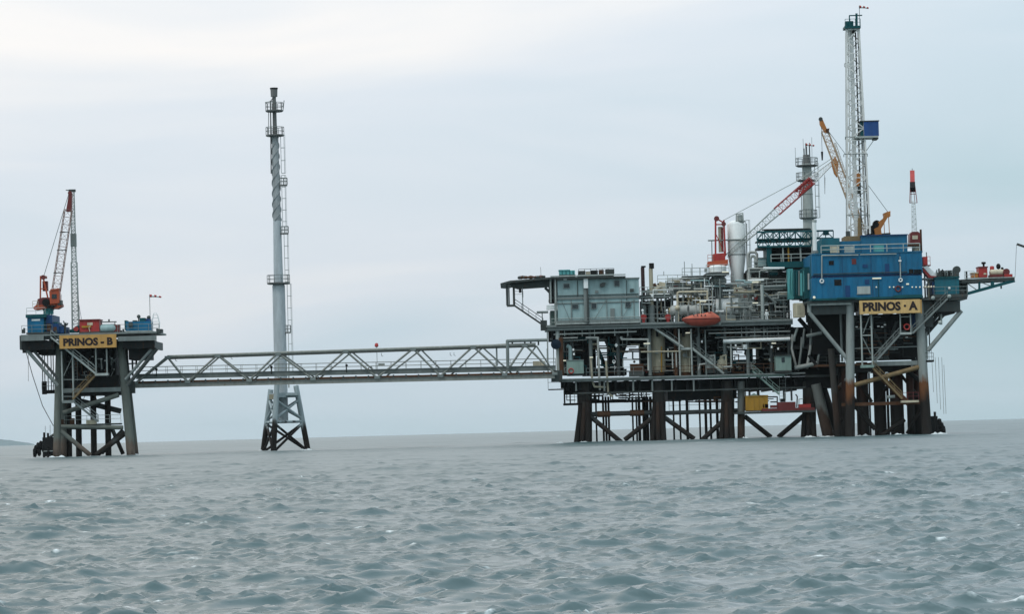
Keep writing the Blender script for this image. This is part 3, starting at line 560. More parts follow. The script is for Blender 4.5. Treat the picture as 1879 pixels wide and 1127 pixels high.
def crane_b():
    Y = -4.0
    t = T('pedestal_crane', 'orange red pedestal crane with steep grey boom on the left platform', 'crane', (88, 577, Y))
    a = W(89, 577, Y); t.add('pedestal', MB().lathe(a, [(.75, 0), (.75, .55), (1.0, .8), (1.0, 1.0)], 'Z', 16), 'teal_light')
    t.add('slew_platform', MB().prism([(60, 565), (66, 560), (112, 557), (113, 562), (104, 567), (84, 566), (64, 569)], Y-1.3, Y+1.3), 'orange')
    t.add('cab', MB().prism([(90, 534), (108, 531), (109, 556), (92, 558)], Y-1.5, Y+.2), 'orange'); t.box('cab_window', 95, 540, 104, 548, Y-1.56, Y-1.49, 'glass'); t.add('cab_roof', MB().prism([(92, 531), (108, 529), (108, 531.5), (92, 534)], Y-1.6, Y+.3), 'orange')
    t.add('winch_house', MB().prism([(69, 549), (78, 546), (90, 546), (92, 562), (66, 562)], Y-1.2, Y+1.2), 'dark_red'); t.add('winch_drum', MB().lathe((84, 555, Y-1.5), [(.55, 0), (.55, .5)], 'Y', 14), 'black'); t.add('counterweight', MB().prism([(84, 560), (104, 560), (97, 566), (86, 566)], Y-1.5, Y+1.4), 'black')
    m = MB()
    for dy in (-.9, .9):
        m.beam((74, 548, Y+dy), (74.5, 508, Y+dy), .2, .3); m.beam((88, 548, Y+dy), (79, 508, Y+dy), .2, .3); m.beam((75, 530, Y+dy), (84, 530, Y+dy), .15, .15)
    m.box(W(73, 511, Y-1), W(83, 506, Y-1)+Vector((0, 2, 0))); t.add('gantry', m, 'orange'); t.add('sheave', MB().lathe((79, 509, Y-1.15), [(.35, 0), (.35, .3)], 'Y', 12), 'dark_red'); t.box('sheave_guard', 78, 516, 87, 534, Y-.5, Y+.5, 'dark_red')
    p, q = W(103, 534, Y-.3), W(125.5, 385, Y-.3); tip = W(129, 353, Y-.3)
    t.add('boom', MB().lattice(p, q, 1.15, 1.05, 11, .06, .022), 'boom_red_grey'); t.add('boom_head', MB().prism([(121, 388), (130.5, 388), (131.5, 354), (126.5, 353)], Y-.75, Y+.25), 'dark_red'); m = MB()
    for f in (.22, .5, .72): c = p.lerp(q, f); m.beam(c+Vector((-.7, -.6, 0)), c+Vector((.7, -.6, 0)), .1, .12)
    t.add('boom_tie', m, 'steel_dark'); t.add('head_sheave', MB().lathe((128, 354, Y-.8), [(.3, 0), (.3, .4)], 'Y', 10), 'dark_red')
    for dy in (-.6, 0, .5): t.add('pendant_rope', MB().tube((80, 508, Y+dy), (126, 356, Y-.3+dy*.5), .045, n=4), 'steel')
    t.add('handrail', MB().rail([(60, 564, Y-1.3), (70, 564, Y-1.3)], h=.9), 'cream'); t.box('walkway', 106, 551, 113, 560, Y-1.4, Y, 'steel_dark'); t.add('cab_ladder', MB().ladder((110, 556, Y-1.45), (110, 540, Y-1.45), cage=False), 'steel')
platform_b(); crane_b()

# ------------------------------------------------------------------ flare tower and its jacket
def flare():
    Y = 13.0; t = T('flare_tower', 'tall grey flare stack with helical strakes on a three legged jacket', 'flare tower', (515, 822, Y))
    X = W(514, 640, Y).x; z = lambda y: W(512, y, Y).z
    C = lambda y: Vector((X, Y, z(y)))
    def cyl(name, y0, y1, r0, r1, mat, n=20): return t.add(name, MB().tube(C(y0), C(y1), r0, r1, n), mat)
    cyl('lower_stack', 776, 525, .98, .95, 'flare_grey'); cyl('stack_cone', 525, 518, .95, .7, 'flare_grey'); cyl('middle_stack', 518, 405, .72, .60, 'flare_grey'); cyl('upper_stack', 405, 250, .60, .50, 'flare_stained'); cyl('tip_riser', 248, 176, .33, .28, 'flare_sooty'); cyl('flare_tip', 177, 163, .5, .54, 'flare_sooty'); cyl('tip_rim', 163, 160.5, .6, .6, 'black')
    for k in range(3):                                    # helical strakes
        m = MB(); n = 60; prev = None
        for i in range(n+1):
            f = i/n; y = 405+(252-405)*f; a = 2*math.pi*(k/3 + f*2.6); r = .60-.10*f; c = C(y); d = Vector((math.cos(a), math.sin(a), 0))
            cur = (c+d*r*.9, c+d*(r+.13)); 
            if prev:
                tw = Vector((0, 0, .06)); m._add([prev[0]-tw, prev[1]-tw, cur[1]-tw, cur[0]-tw, prev[0]+tw, prev[1]+tw, cur[1]+tw, cur[0]+tw], [(0,1,2,3),(7,6,5,4),(1,5,6,2),(0,4,5,1),(3,2,6,7)])
            prev = cur
        t.add('strake', m, 'flare_stained')
    def plat(y, r, h=1.15):
        m = MB(); m.lathe(C(y+3)-Vector((0, 0, .0)), [(r*.9, 0), (r, .1), (r, .26)], 'Z', 12); o = t.add('platform', m, 'flare_sooty'); m = MB(); P = [C(y)+Vector((r*.97*math.cos(i*math.pi/5), r*.97*math.sin(i*math.pi/5), 0)) for i in range(11)]; m.rail(P, h=h, sp=1.2, r=.045); t.add('platform_rail', m, 'steel', o)
    plat(202, 1.35); plat(247, 1.4); plat(519, 1.75)
    def small(y):
        a = C(y)+Vector((.5, -.5, 0)); m = MB().box(a, a+Vector((1.15, 1.0, -.2))); o = t.add('rest_platform', m, 'flare_sooty'); m = MB().rail([a+Vector((.1, 0, 0)), a+Vector((1.15, 0, 0)), a+Vector((1.15, 1, 0)), a+Vector((.1, 1, 0))], h=1.0, sp=.6, r=.045); t.add('platform_rail', m, 'steel', o)
    small(339); small(428); small(610)
    m = MB()
    for y0, y1 in ((248, 318), (322, 428), (430, 518), (522, 610), (612, 690)):
        r = .55 if y0 < 400 else .72 if y0 < 518 else 1.0
        m.ladder(C(y1)+Vector((r+.3, -.2, 0)), C(y0)+Vector((r+.3, -.2, 0)), side=Vector((0, 1, 0)), out=Vector((1, 0, 0)))
    t.add('caged_ladder', m, 'steel_light')
    t.add('pilot_pipe', MB().path([C(184)+Vector((-.55, -.2, 0)), C(318)+Vector((-.7, -.2, 0))], .09), 'flare_sooty'); t.add('pilot_pipe', MB().path([C(200)+Vector((-.9, .2, 0)), C(247)+Vector((-1.0, .2, 0))], .05), 'steel'); t.add('pilot_pipe', MB().path([C(178)+Vector((-.1, -.3, 0)), C(186)+Vector((-.55, -.3, 0)), C(240)+Vector((-.55, -.3, 0))], .07), 'flare_sooty'); t.add('pilot_arm', MB().path([C(187)+Vector((-1.4, 0, 0)), C(185)+Vector((-.3, 0, 0))], .06), 'steel'); t.add('light_pole', MB().tube(C(203)+Vector((1.3, 0, 0)), C(184)+Vector((1.5, 0, 0)), .06), 'steel')
    # jacket
    legs = (((497, 715, Y+3), (484, 822, Y+4.5)), ((508, 706, Y-3.5), (502, 822, Y-5)), ((543, 708, Y), (564, 822, Y)))
    bot = []
    for a, b in legs:
        a, b = W(*a), W(*b); b = a+(b-a)*((a.z+3)/(a.z-b.z)); bot.append((a, b)); t.add('leg', MB().tube(a, b, .40, .44, 14), 'leg_flare')
    def at(k, y): a, b = bot[k]; zz = z(y); f = (a.z-zz)/(a.z-b.z); return a.lerp(b, f)
    for i, j in ((0, 1), (1, 2), (2, 0)):
        t.tube('brace', [at(i, 775), at(j, 775)], .2, 'leg_flare'); t.tube('brace', [at(i, 778), at(j, 830)], .2, 'leg_flare'); t.tube('brace', [at(j, 778), at(i, 830)], .2, 'leg_flare'); t.tube('brace', [at(i, 735), at(j, 770)], .2, 'leg_flare'); t.tube('brace', [at(i, 770), at(j, 735)], .2, 'leg_flare')
        t.beam('top_beam', at(i, 726), at(j, 726), .45, .7, 'leg_flare')
    t.box('valve_box', 494, 724, 508, 733, Y-3, Y-1, 'tan_pipe'); t.box('access_deck', 508, 722, 545, 726, Y-2.5, Y+2, 'leg_flare')
    t.add('handrail', MB().rail([(516, 712, Y-2.5), (545, 711, Y-2.5)]), 'steel_light')
    t.add('access_hoop', MB().path([(511, 712, Y-2.6), (511, 658, Y-2.6), (530, 657, Y-2.6), (530, 712, Y-2.6)], .1), 'steel_light')
flare()

# ------------------------------------------------------------------ truss footbridge
def bridge():
    YN, YFa = -1.0, 2.6
    t = T('truss_footbridge', 'long grey steel truss footbridge linking the two platforms past the flare', 'footbridge', (640, 705, 0))
    def top(x): return 655.0 + (x-307)*(632.5-655)/(975-307)
    def low(x): return 708.0 + (x-245)*(690-708)/(1025-245)
    def mid(x): return 692.0 + (x-250)*(676-692)/(1020-250)
    nt_ = [307, 399, 510, 634, 758, 868, 963]; nb = [248, 344, 457, 574, 692, 808, 926, 1018]
    for Y, dn, sh in ((YN, 0, 0), (YFa, 0, 6)):
        t.tube('top_chord', [(nt_[0], top(nt_[0])+(Y > 0)*2.2, Y), (nt_[-1]+20, top(nt_[-1]+20)+(Y > 0)*2.2, Y)], .23, 'bridge_steel')
        t.ibeam('bottom_chord', (nb[0], low(nb[0])+.6, Y), (nb[-1], low(nb[-1])+.6, Y), .34, .62, 'steel_dark' if Y > 0 else 'bridge_steel')
        for i in range(len(nt_)):
            off = (Y > 0)*(2+i*3.2)
            for b_ in (nb[i], nb[i+1]): t.tube('diagonal', [(nt_[i]+off, top(nt_[i])+(Y > 0)*2, Y), (b_+off*.9 if b_ < 1000 else b_, low(b_)-4, Y)], .155 if Y < 0 else .12, 'bridge_steel' if Y < 0 else 'steel')
    for x in nt_: t.box('gusset', x-5, top(x)-1.5, x+5, top(x)+4, YN-.27, YN-.21, 'steel')
    for x in nb: t.box('gusset', x-5, low(x)-7, x+5, low(x)-2, YN-.27, YN-.2, 'steel')
    a, b = W(250, mid(250)-4, YN-.1), W(1018, mid(1018)-4, YN-.1); t.add('cable_tray', MB().beam(a, b, .3, .1), 'steel_dark'); t.tube('cable_run', [(310, top(310)+4, YN-.1), (970, top(970)+4, YN-.1)], .05, 'steel_dark')
    for x in nb[:-1]: t.ibeam('cross_beam', (x, low(x)+1, YN), (x+3, low(x)+1, YFa), .3, .5, 'steel_dark')
    for x in nt_: t.tube('top_tie', [(x, top(x), YN), (x, top(x), YFa)], .12, 'steel_dark')
    t.ibeam('walkway_girder', (250, mid(250)-.5, YN+.5), (1020, mid(1020)-.5, YN+.5), .3, .75, 'steel'); t.ibeam('walkway_girder', (250, mid(250), YFa-.4), (1020, mid(1020), YFa-.4), .3, .6, 'steel_dark')
    a, b = W(250, mid(250), 0), W(1020, mid(1020), 0); t.add('walkway_deck', MB().beam(a+Vector((0, .9, .25)), b+Vector((0, .9, .25)), 2.4, .08), 'rust')
    t.add('handrail', MB().rail([a+Vector((0, -.3, .35)), b+Vector((0, -.3, .35))], sp=2.2, level=False, r=.03), 'bridge_steel'); t.add('handrail', MB().rail([a+Vector((0, 2, .35)), b+Vector((0, 2, .35))], sp=2.2, level=False, r=.03), 'bridge_steel')
    for i, (dy, r, mt) in enumerate(((.2, .16, 'rust'), (.7, .12, 'tan_pipe'), (1.2, .2, 'pipe_grey'), (1.8, .1, 'rust'))):
        t.tube('pipeline', [(246, low(246)-5.5+i*.4, YN+dy), (1022, low(1022)-5.5+i*.4, YN+dy)], r, mt)
    for x in range(262, 1015, 23):
        m = MB(); y = low(x)-6; m.pbox(x-1.2, y-3, x+1.2, y+4, YN-.1, YN+.3); t.add('pipe_support', m, 'steel_dark')
    for x in (287, 498, 636): t.add('lamp_post', MB().tube((x, mid(x), YN+.2), (x, mid(x)-13, YN+.2), .07).ball((x, mid(x)-13, YN+.2), .2, 8, 5), 'black')
    # goal-post pipe loop near the right end
    t.tube('expansion_loop', [(932, 676, YN-.2), (931, 626, YN-.2), (1004, 624, YN-.2)], .24, 'steel'); t.tube('expansion_loop', [(912, 672, YN+.3), (911, 633, YN+.3), (930, 632, YN+.3)], .12, 'steel')
    for x in (940, 963, 974, 988): t.tube('loop_support', [(x, 626, YN), (x, 634, YN)], .12, 'steel_dark')
    t.box('end_box', 978, 663, 1000, 672, YN+2, YN+3, 'cream'); t.box('name_plate', 694, 667, 706, 671, YN-.1, YN, 'bridge_steel'); t.add('life_ring', MB().ring((679.5, 676, YN-.1), .28, .08, 'Y', 10), 'bridge_steel')
    for x, y in ((322, 660), (424, 656), (826, 650), (833, 650), (700, 651)): t.add('cable_hanger', MB().path([(x, y-3, YN), (x, y+2, YN), (x+3, y+3, YN)], .04, 5), 'steel')
    f = T('beacon_pole', 'thin pole with small red beacon above the footbridge', 'beacon', (692.5, mid(692)-3, YN+.3)); f.tube('pole', [(692.5, mid(692)-3, YN+.3), (691.3, 637, YN+.3)], .04, 'steel', n=5); f.add('beacon_lamp', MB().lathe((691, 637.5, YN+.3), [(.12, 0), (.28, .15), (.25, .5), (.1, .62)], 'Z', 10), 'red')
bridge()

# ------------------------------------------------------------------ production platform (centre right)
DF, DB = 4.0, 27.0
def rnd_pipe(x0, y0, x1, y1, Y0, Y1, r0=.05, r1=.14, seg=3):
    x, y, Y = random.uniform(x0, x1), random.uniform(y0, y1), random.uniform(Y0, Y1); P = [(x, y, Y)]
    for i in range(seg):
        if i % 2: y = min(y1, max(y0, y+random.choice((-1, 1))*random.uniform(6, 24)))
        else: x = min(x1, max(x0, x+random.choice((-1, 1))*random.uniform(8, 38)))
        P.append((x, y, Y))
    return MB().path(P, random.uniform(r0, r1), 7)
def delta():
    t = T('production_platform', 'large central process platform of stacked steel decks on rusty legs', 'platform', (1240, 803, 15))
    # decks
    t.box('main_deck', 1002, 591, 1455, 595, DF-1, DB, 'steel'); t.box('main_fascia', 1004, 595.2, 1455, 601.5, DF-.6, DF-.3, 'steel')
    t.box('main_girder', 1006, 601, 1452, 615, DF+2.6, DF+3, 'black'); t.box('main_girder', 1006, 598, 1452, 622, DB-1.5, DB-1, 'shade_steel')  # near girder is black: shade below the fascia is painted in
    for x in range(1012, 1452, 24): t.add('main_joist', MB().pbox(x, 598, x+4, 618, DF+1, DB-1), 'shade_steel')
    t.box('cellar_deck', 1030, 689.5, 1478, 692, DF-1, DB, 'steel'); t.box('cellar_fascia', 1030, 692.2, 1300, 698, DF-.8, DF-.5, 'steel'); t.box('cellar_fascia', 1300.5, 687, 1440, 692.5, DF-.75, DF-.45, 'green_box')
    t.box('cellar_girder', 1034, 699, 1478, 716, DF+2.8, DF+3.2, 'black'); t.box('cellar_girder', 1034, 697, 1478, 719, DB-2, DB-1.5, 'shade_steel')  # black on the near girder carries the shade under the cellar deck
    for x in range(1040, 1478, 22): t.add('cellar_joist', MB().pbox(x, 697, x+4, 717, DF+1.2, DB-2), 'shade_steel')
    t.box('sub_cellar', 1225, 716, 1352, 733, DF+4, DB-4, 'shade_steel'); t.box('sub_cellar', 1030, 700, 1052, 712, DF+2, DF+9, 'black')
    t.box('lower_ledge', 1052, 715.5, 1478, 718, DF-.3, DF+.2, 'steel_dark')
    for x in (1057, 1109, 1162, 1197, 1233, 1273): t.post('hanger', x, 698, 718, DF-.4, .14, 'steel')
    # columns between the decks, black backing boxes in the depth
    for x in (1030, 1050, 1084, 1134, 1192, 1240, 1282, 1330, 1372, 1415, 1448):
        t.post('column', x, 600, 690, DF+1.5, .28, random.choice(['rust', 'steel_dark', 'steel_dark', 'steel']))
        t.post('column', x+6, 600, 690, DB-3, .28, 'shade_steel')
    for x0, x1, y0 in ((1040, 1070, 600), (1175, 1300, 602), (1290, 1345, 604), (1392, 1450, 606)): t.box('shade_backing', x0, y0, x1, 689, DF+13, DB-4, 'black')  # black boxes added as the deep shade between the decks
    for x0, x1, y0, y1 in ((1070, 1088, 602, 689), (1117, 1127, 606, 689), (1088, 1118, 602, 624), (1086, 1150, 678, 689)): t.box('shade_backing', x0, y0, x1, y1, DF+8, DB-5, 'black')
    t.box('shade_backing', 1130, 602, 1178, 632, DF+10, DB-4, 'black'); t.box('shade_backing', 1345, 602, 1395, 634, DF+10, DB-4, 'shade_steel'); t.box('shade_backing', 1345, 660, 1395, 689, DF+10, DB-4, 'shade_steel')
    for a, b in (((1090, 625), (1118, 690)), ((1112, 625), (1140, 690)), ((1150, 625), (1128, 690)), ((1122, 625), (1146, 690))): t.tube('truss_brace', [(a[0], a[1], DB-4), (b[0], b[1], DB-4)], .3, 'shade_steel')
    t.tube('truss_brace', [(1194, 598, DF), (1254, 638, DF)], .18, 'steel_light'); t.tube('truss_brace', [(1272, 641, DF), (1328, 686, DF)], .18, 'steel_light')
    # front stairs, rails, long pipes
    t.add('stair', MB().stair((1196, 599, DF+.5), (1252, 640, DF+.5)), 'steel'); t.add('stair', MB().stair((1272, 640, DF+.5), (1326, 686, DF+.5)), 'steel'); t.box('stair_landing', 1250, 638, 1274, 642, DF, DF+1.5, 'steel_light')
    for x in (1247, 1269): t.post('landing_post', x, 604, 690, DF-.1, .13, 'steel_light')
    t.post('landing_post', 1295, 605, 690, DF, .11, 'steel')
    t.tube('long_pipe', [(1016, 614, DF), (1168, 608.5, DF)], .13, 'pipe_grey'); t.tube('long_pipe', [(1022, 621, DF), (1060, 620, DF)], .1, 'pipe_grey'); t.tube('long_pipe', [(1030, 626, DF+.5), (1075, 624, DF+.5)], .1, 'steel'); t.tube('long_pipe', [(1327, 626.5, DF-.2), (1450, 622, DF-.2)], .27, 'white'); t.tube('long_pipe', [(1300, 612, DF), (1450, 608, DF)], .1, 'pipe_grey'); t.tube('long_pipe', [(1294, 606, DF+.3), (1440, 602, DF+.3)], .08, 'steel'); t.tube('long_pipe', [(1312, 620, DF+1), (1450, 616, DF+1)], .08, 'pipe_grey')
    for x in (1036, 1068, 1091, 1128, 1152): t.post('pipe_hanger', x, 600, 617, DF-.05, .055, 'steel_light')
    for x in (1361, 1385, 1402, 1408, 1428): t.post('pipe_hanger', x, 600, 627, DF-.05, .06, 'steel')
    t.tube('long_pipe', [(1139, 618, DF+.4), (1141, 623, DF+.4), (1189, 623, DF+.4), (1190, 680, DF+.4)], .16, 'pipe_grey'); t.tube('long_pipe', [(1176, 646, DF), (1250, 645, DF)], .12, 'tan_pipe'); t.tube('long_pipe', [(1341, 630, DF+.2), (1342, 673, DF+.2), (1326, 674, DF+.2)], .14, 'pipe_grey'); t.tube('long_pipe', [(1075, 620, DF+.2), (1097, 620, DF+.2), (1099, 680, DF+.2), (1101, 716, DF+.2)], .17, 'pipe_grey'); t.tube('long_pipe', [(1084, 656, DF), (1087, 700, DF), (1091, 710, DF), (1112, 711, DF)], .15, 'tan_pipe'); t.tube('long_pipe', [(1112, 662, DF), (1116, 722, DF), (1124, 728, DF)], .15, 'tan_pipe'); t.tube('long_pipe', [(1282, 679, DF), (1284, 669, DF), (1294, 668, DF)], .12, 'pipe_grey')
    for x, y0, y1 in ((1234, 646, 676), (1241, 646, 674), (1226, 640, 656)): t.post('riser_pipe', x, y0, y1, DF+.1, .1, 'pipe_grey')
    t.add('handrail', MB().rail([(1076, 690, DF-.7), (1180, 687, DF-.7)]), 'steel'); t.add('handrail', MB().rail([(1200, 687, DF-.7), (1420, 681, DF-.7)]), 'rust'); t.add('handrail', MB().rail([(1176, 591, DF-.9), (1250, 589, DF-.9)]), 'steel'); t.add('handrail', MB().rail([(1322, 588, DF-.9), (1452, 584, DF-.9)]), 'steel'); t.add('handrail', MB().rail([(1012, 599, DF-.9), (1176, 595, DF-.9)]), 'steel_light')
    # random process pipework in the shaded storey and on top
    for i in range(120): t.add('pipe', rnd_pipe(1035, 606, 1450, 684, DF+1, DF+9), random.choice(['steel', 'pipe_grey', 'rust', 'steel_dark', 'tan_pipe', 'teal']))
    for i in range(110): t.add('pipe', rnd_pipe(1178, 515, 1445, 588, DF+1, DF+12, .05, .16), random.choice(['steel', 'pipe_grey', 'steel_light', 'white', 'steel_dark', 'tan_pipe', 'grey_green']))
    for i in range(60): t.add('pipe', rnd_pipe(1040, 706, 1480, 738, DF+2, DB-4, .05, .11), random.choice(['steel_dark', 'shade_steel', 'rust']))
    for i in range(46): t.add('pipe', rnd_pipe(1372, 492, 1448, 586, DF+1, DF+9, .06, .17), random.choice(['steel', 'pipe_grey', 'steel_light', 'steel_dark', 'white']))
    for i in range(64):                                   # pale standpipes and headers in front of the process area
        x = random.uniform(1184, 1440); y = random.uniform(508, 560) if 1205 < x < 1345 else random.uniform(535, 565); Y = random.uniform(DF+.8, DF+4)
        if i % 2: t.post('standpipe', x, y, min(590, y+random.uniform(14, 50)), Y, random.uniform(.05, .1), random.choice(['steel_light', 'white', 'pipe_grey', 'cream', 'steel']))
        else: t.tube('header', [(x, y, Y), (min(1445, x+random.uniform(14, 46)), y-.6, Y)], random.uniform(.05, .12), random.choice(['steel_light', 'white', 'pipe_grey', 'cream', 'steel']))
    for i in range(70):                                   # valves and instrument boxes
        up = i < 40; x = random.uniform(1182, 1440) if up else random.uniform(1040, 1440); y = random.uniform(530, 584) if up else random.uniform(630, 684); Y = random.uniform(DF+.5, DF+6); s_ = random.uniform(1.2, 3.6)
        if i % 3: t.add('valve', MB().pbox(x-s_/2, y-s_, x+s_/2, y+s_, Y, Y+.5).tube((x-s_, y, Y+.2), (x+s_, y, Y+.2), .1, n=6), random.choice(['steel_light', 'white', 'rust', 'cream', 'steel', 'steel_dark']))
        else: t.add('valve', MB().ring((x, y, Y), .22, .05, 'Y', 9).tube((x, y, Y), (x, y+4, Y), .07, n=5), random.choice(['red', 'rust', 'white', 'steel_light']))
    for x, y, w in ((1187, 630.5, 6), (1034, 662, 4.5), (1085, 656, 3), (1262, 611, 4), (1386, 518, 6), (1386, 556, 5), (1420, 630, 4), (1290, 553, 6), (1331, 499, 6)): t.box('lamp', x-w, y-1, x+w, y+1, DF-.4, DF-.2, 'lamp')
    for x, y in ((1053, 650), (1052, 642), (1350, 634), (1347, 646), (1416, 637), (1428, 640), (1288, 627), (1366, 636)): t.box('lamp', x-1.5, y-2, x+1.5, y+2, DF-.3, DF, 'white')
    t.box('switch_panel', 1363, 632, 1371, 641, DF+.2, DF+.6, 'white')
    t.box('end_deck', 1479, 690, 1546, 711, DF+1, DB-3, 'black'); t.box('end_fascia', 1479, 688, 1530, 692, DF+.4, DF+.9, 'steel_dark')
    # legs with their pile clusters, risers, low braces
    def leg(x0, y0, x1, y1, Y, r, mat='leg_rusty', nm='leg', r2=None):
        a, b = W(x0, y0, Y), W(x1, y1, Y); b = a+(b-a)*((a.z+3)/(a.z-b.z)); t.add(nm, MB().tube(a, b, r, r2 or r, 12), mat)
    for x, sgn in ((1073, -1), (1208, 0), (1334, 0), (1484, 1)):
        leg(x, 700, x-3 if sgn < 0 else x, 805, DF+2, .9, 'leg_rusty'); leg(x+4, 700, x+4, 803, DB-4, .8, 'conductor_dark')
        for k in range(3): leg(x+(k-1)*6, 738, x+(k-1)*10+(sgn*4 if sgn < 0 else 0), 803, DF+1.2-.4*k, .38, 'conductor_dark' if k != 1 else 'leg_rusty', 'pile', .42)
    leg(1360, 700, 1360, 800, DF+1, .55, 'leg_lower'); leg(1497, 705, 1519, 797, DF, .75, 'leg_lower', 'leg', .9); leg(1506, 700, 1538, 797, DB-4, .6, 'conductor_dark')
    for x in (1093, 1106, 1111, 1116, 1160, 1167, 1172, 1181, 1187, 1193, 1235, 1247, 1260, 1283, 1294, 1303, 1315):
        Y = random.uniform(DF+4, DB-5); r = random.choice([.17, .22, .3, .14]); a = W(x, 728, Y); b = Vector((a.x, Y, -3)); t.add('riser', MB().tube(a, b, r, n=9), 'conductor_dark')
    t.tube('low_beam', [(1076, 761, DF+2), (1208, 757, DF+2)], .36, 'brace_dark'); t.tube('low_beam', [(1208, 759, DF+2), (1360, 753.5, DF+2)], .32, 'brace_dark'); t.add('beam_sleeve', MB().tube((1096, 760.5, DF+2), (1120, 760, DF+2), .46), 'rust'); t.add('beam_sleeve', MB().tube((1156, 758.5, DF+2), (1182, 758, DF+2), .46), 'rust')
    for a, b in (((1080, 762), (1140, 812)), ((1204, 762), (1146, 808)), ((1216, 764), (1274, 806)), ((1330, 770), (1288, 808)), ((1366, 764), (1415, 803)), ((1476, 762), (1428, 803))): t.tube('low_brace', [(*a, DF+2), (*b, DF+2)], .36, 'brace_dark')
    # hanging inspection walkways
    t.box('inspection_walkway', 1034, 740, 1074, 744, DF+1, DF+4, 'black'); t.add('handrail', MB().rail([(1035, 740, DF+1), (1074, 739, DF+1)], h=1.8), 'black'); t.box('inspection_walkway', 1084, 734, 1200, 739, DF+6, DF+8, 'black'); t.add('handrail', MB().rail([(1086, 735, DF+6), (1200, 732, DF+6)], h=1.5), 'steel_dark'); t.add('handrail', MB().rail([(1228, 755, DF+9), (1320, 752, DF+9)], h=1.7), 'steel_dark')
    t.add('handrail', MB().rail([(1006, 714, DF+1), (1030, 713, DF+1)], h=1.9), 'black'); t.box('inspection_walkway', 1006, 714, 1034, 716, DF+1, DF+3, 'black')
    for x in (1036, 1046, 1060): t.post('hanger', x, 705, 742, DF+2, .1, 'black')
    for x in (1092, 1120, 1155, 1172, 1186): t.post('hanger', x, 715, 738, DF+6.5, .09, 'shade_steel')
    t.box('barge_deck', 1352, 754.5, 1497, 758.5, DF-1, DF+8, 'steel_dark')
    for x in (1375, 1390, 1438, 1452): t.post('hanger', x, 690, 736 if x > 1430 else 728, DF+3, .15, 'steel')
    t.add('stair', MB().stair((1382, 682, DF), (1430, 724, DF)), 'green_box'); t.add('ladder', MB().ladder((1436, 736, DF-.2), (1436, 690, DF-.2), cage=False, w=.9), 'steel')
    t.add('handrail', MB().rail([(1375, 716, DF+6), (1478, 713, DF+6)], h=.9), 'steel_dark')
    # left end: stairs and hanging landing
    t.tube('corner_post', [(1004, 600, DF), (1006, 690, DF)], .1, 'steel_light'); t.post('corner_post', 1024, 600, 690, DF, .3, 'steel_light'); t.post('corner_post', 1016, 630, 690, DF+2, .06, 'steel'); t.post('corner_post', 1004, 640, 672, DF+3, .05, 'steel'); t.add('air_duct', MB().path([(1040, 634, DF+1), (1046, 638, DF+1), (1047, 662, DF+1)], .3), 'grey_green')
    t.box('bridge_landing', 1012, 680, 1032, 700, DF-4, DF+2, 'steel_dark'); t.post('rust_column', 1030, 620, 690, DF-.2, .34, 'rust')
    t.add('blue_duct', MB().lathe((1020, 632, DF-.6), [(.2, -.5), (.75, -.4), (.75, .5), (.2, .7)], 'Y', 14), 'navy')
    # grey tubes slanting by the neighbouring platform
    t.tube('header_pipe', [(1458, 676, DF), (1500, 667, DF)], .33, 'steel_light'); t.tube('header_pipe', [(1480, 617, DF), (1508, 611, DF)], .26, 'steel_light')
    for a, b in (((1470, 645), (1466, 672)), ((1487, 640), (1482, 668)), ((1489, 618), (1487, 632)), ((1505, 640), (1501, 660)), ((1453, 640), (1460, 670)), ((1509, 612), (1509, 625)), ((1517, 620), (1515, 632)), ((1462, 606), (1458, 618)), ((1475, 612), (1474, 630))): t.tube('header_branch', [(a[0]+1, max(604, a[1]-26), DF+.5), (*a, DF+.2), (*b, DF+.2), (b[0]-1, min(682, b[1]+8), DF+.5)], random.uniform(.12, .24), random.choice(['steel_light', 'steel', 'pipe_grey']))
    t.box('pipe_wall', 1452, 600, 1530, 690, DF+9, DF+12, 'black'); t.box('pipe_shelf', 1452, 634, 1530, 640, DF+.4, DF+8, 'shade_steel')
    # tall vertical separators between the decks and machines on the cellar deck
    for x, w, y0, y1, lb in ((1208, 13, 606, 683, 'pale tan vertical vessel between the decks left of the stair landing'), (1259, 12, 612, 683, 'pale tan vertical vessel between the decks behind the stair landing')):
        v = T('vertical_vessel', lb, 'vessel', (x, 689, DF+3)); r = w/12.5; v.post('shell', x, y0, y1, DF+3, r, 'tan_pipe', n=18); v.post('skirt', x, y1, 689.5, DF+3, r*.85, 'rust', n=16); v.tube('side_pipe', [(x+6, y0+30, DF+1.9), (x+6, y1, DF+1.9)], .11, 'yellow' if x < 1220 else 'cream'); v.add('manway', MB().lathe((x-3, y0+40, DF+2.2-r*.5), [(.3, -.3), (.3, .3)], 'Y', 12), 'steel')
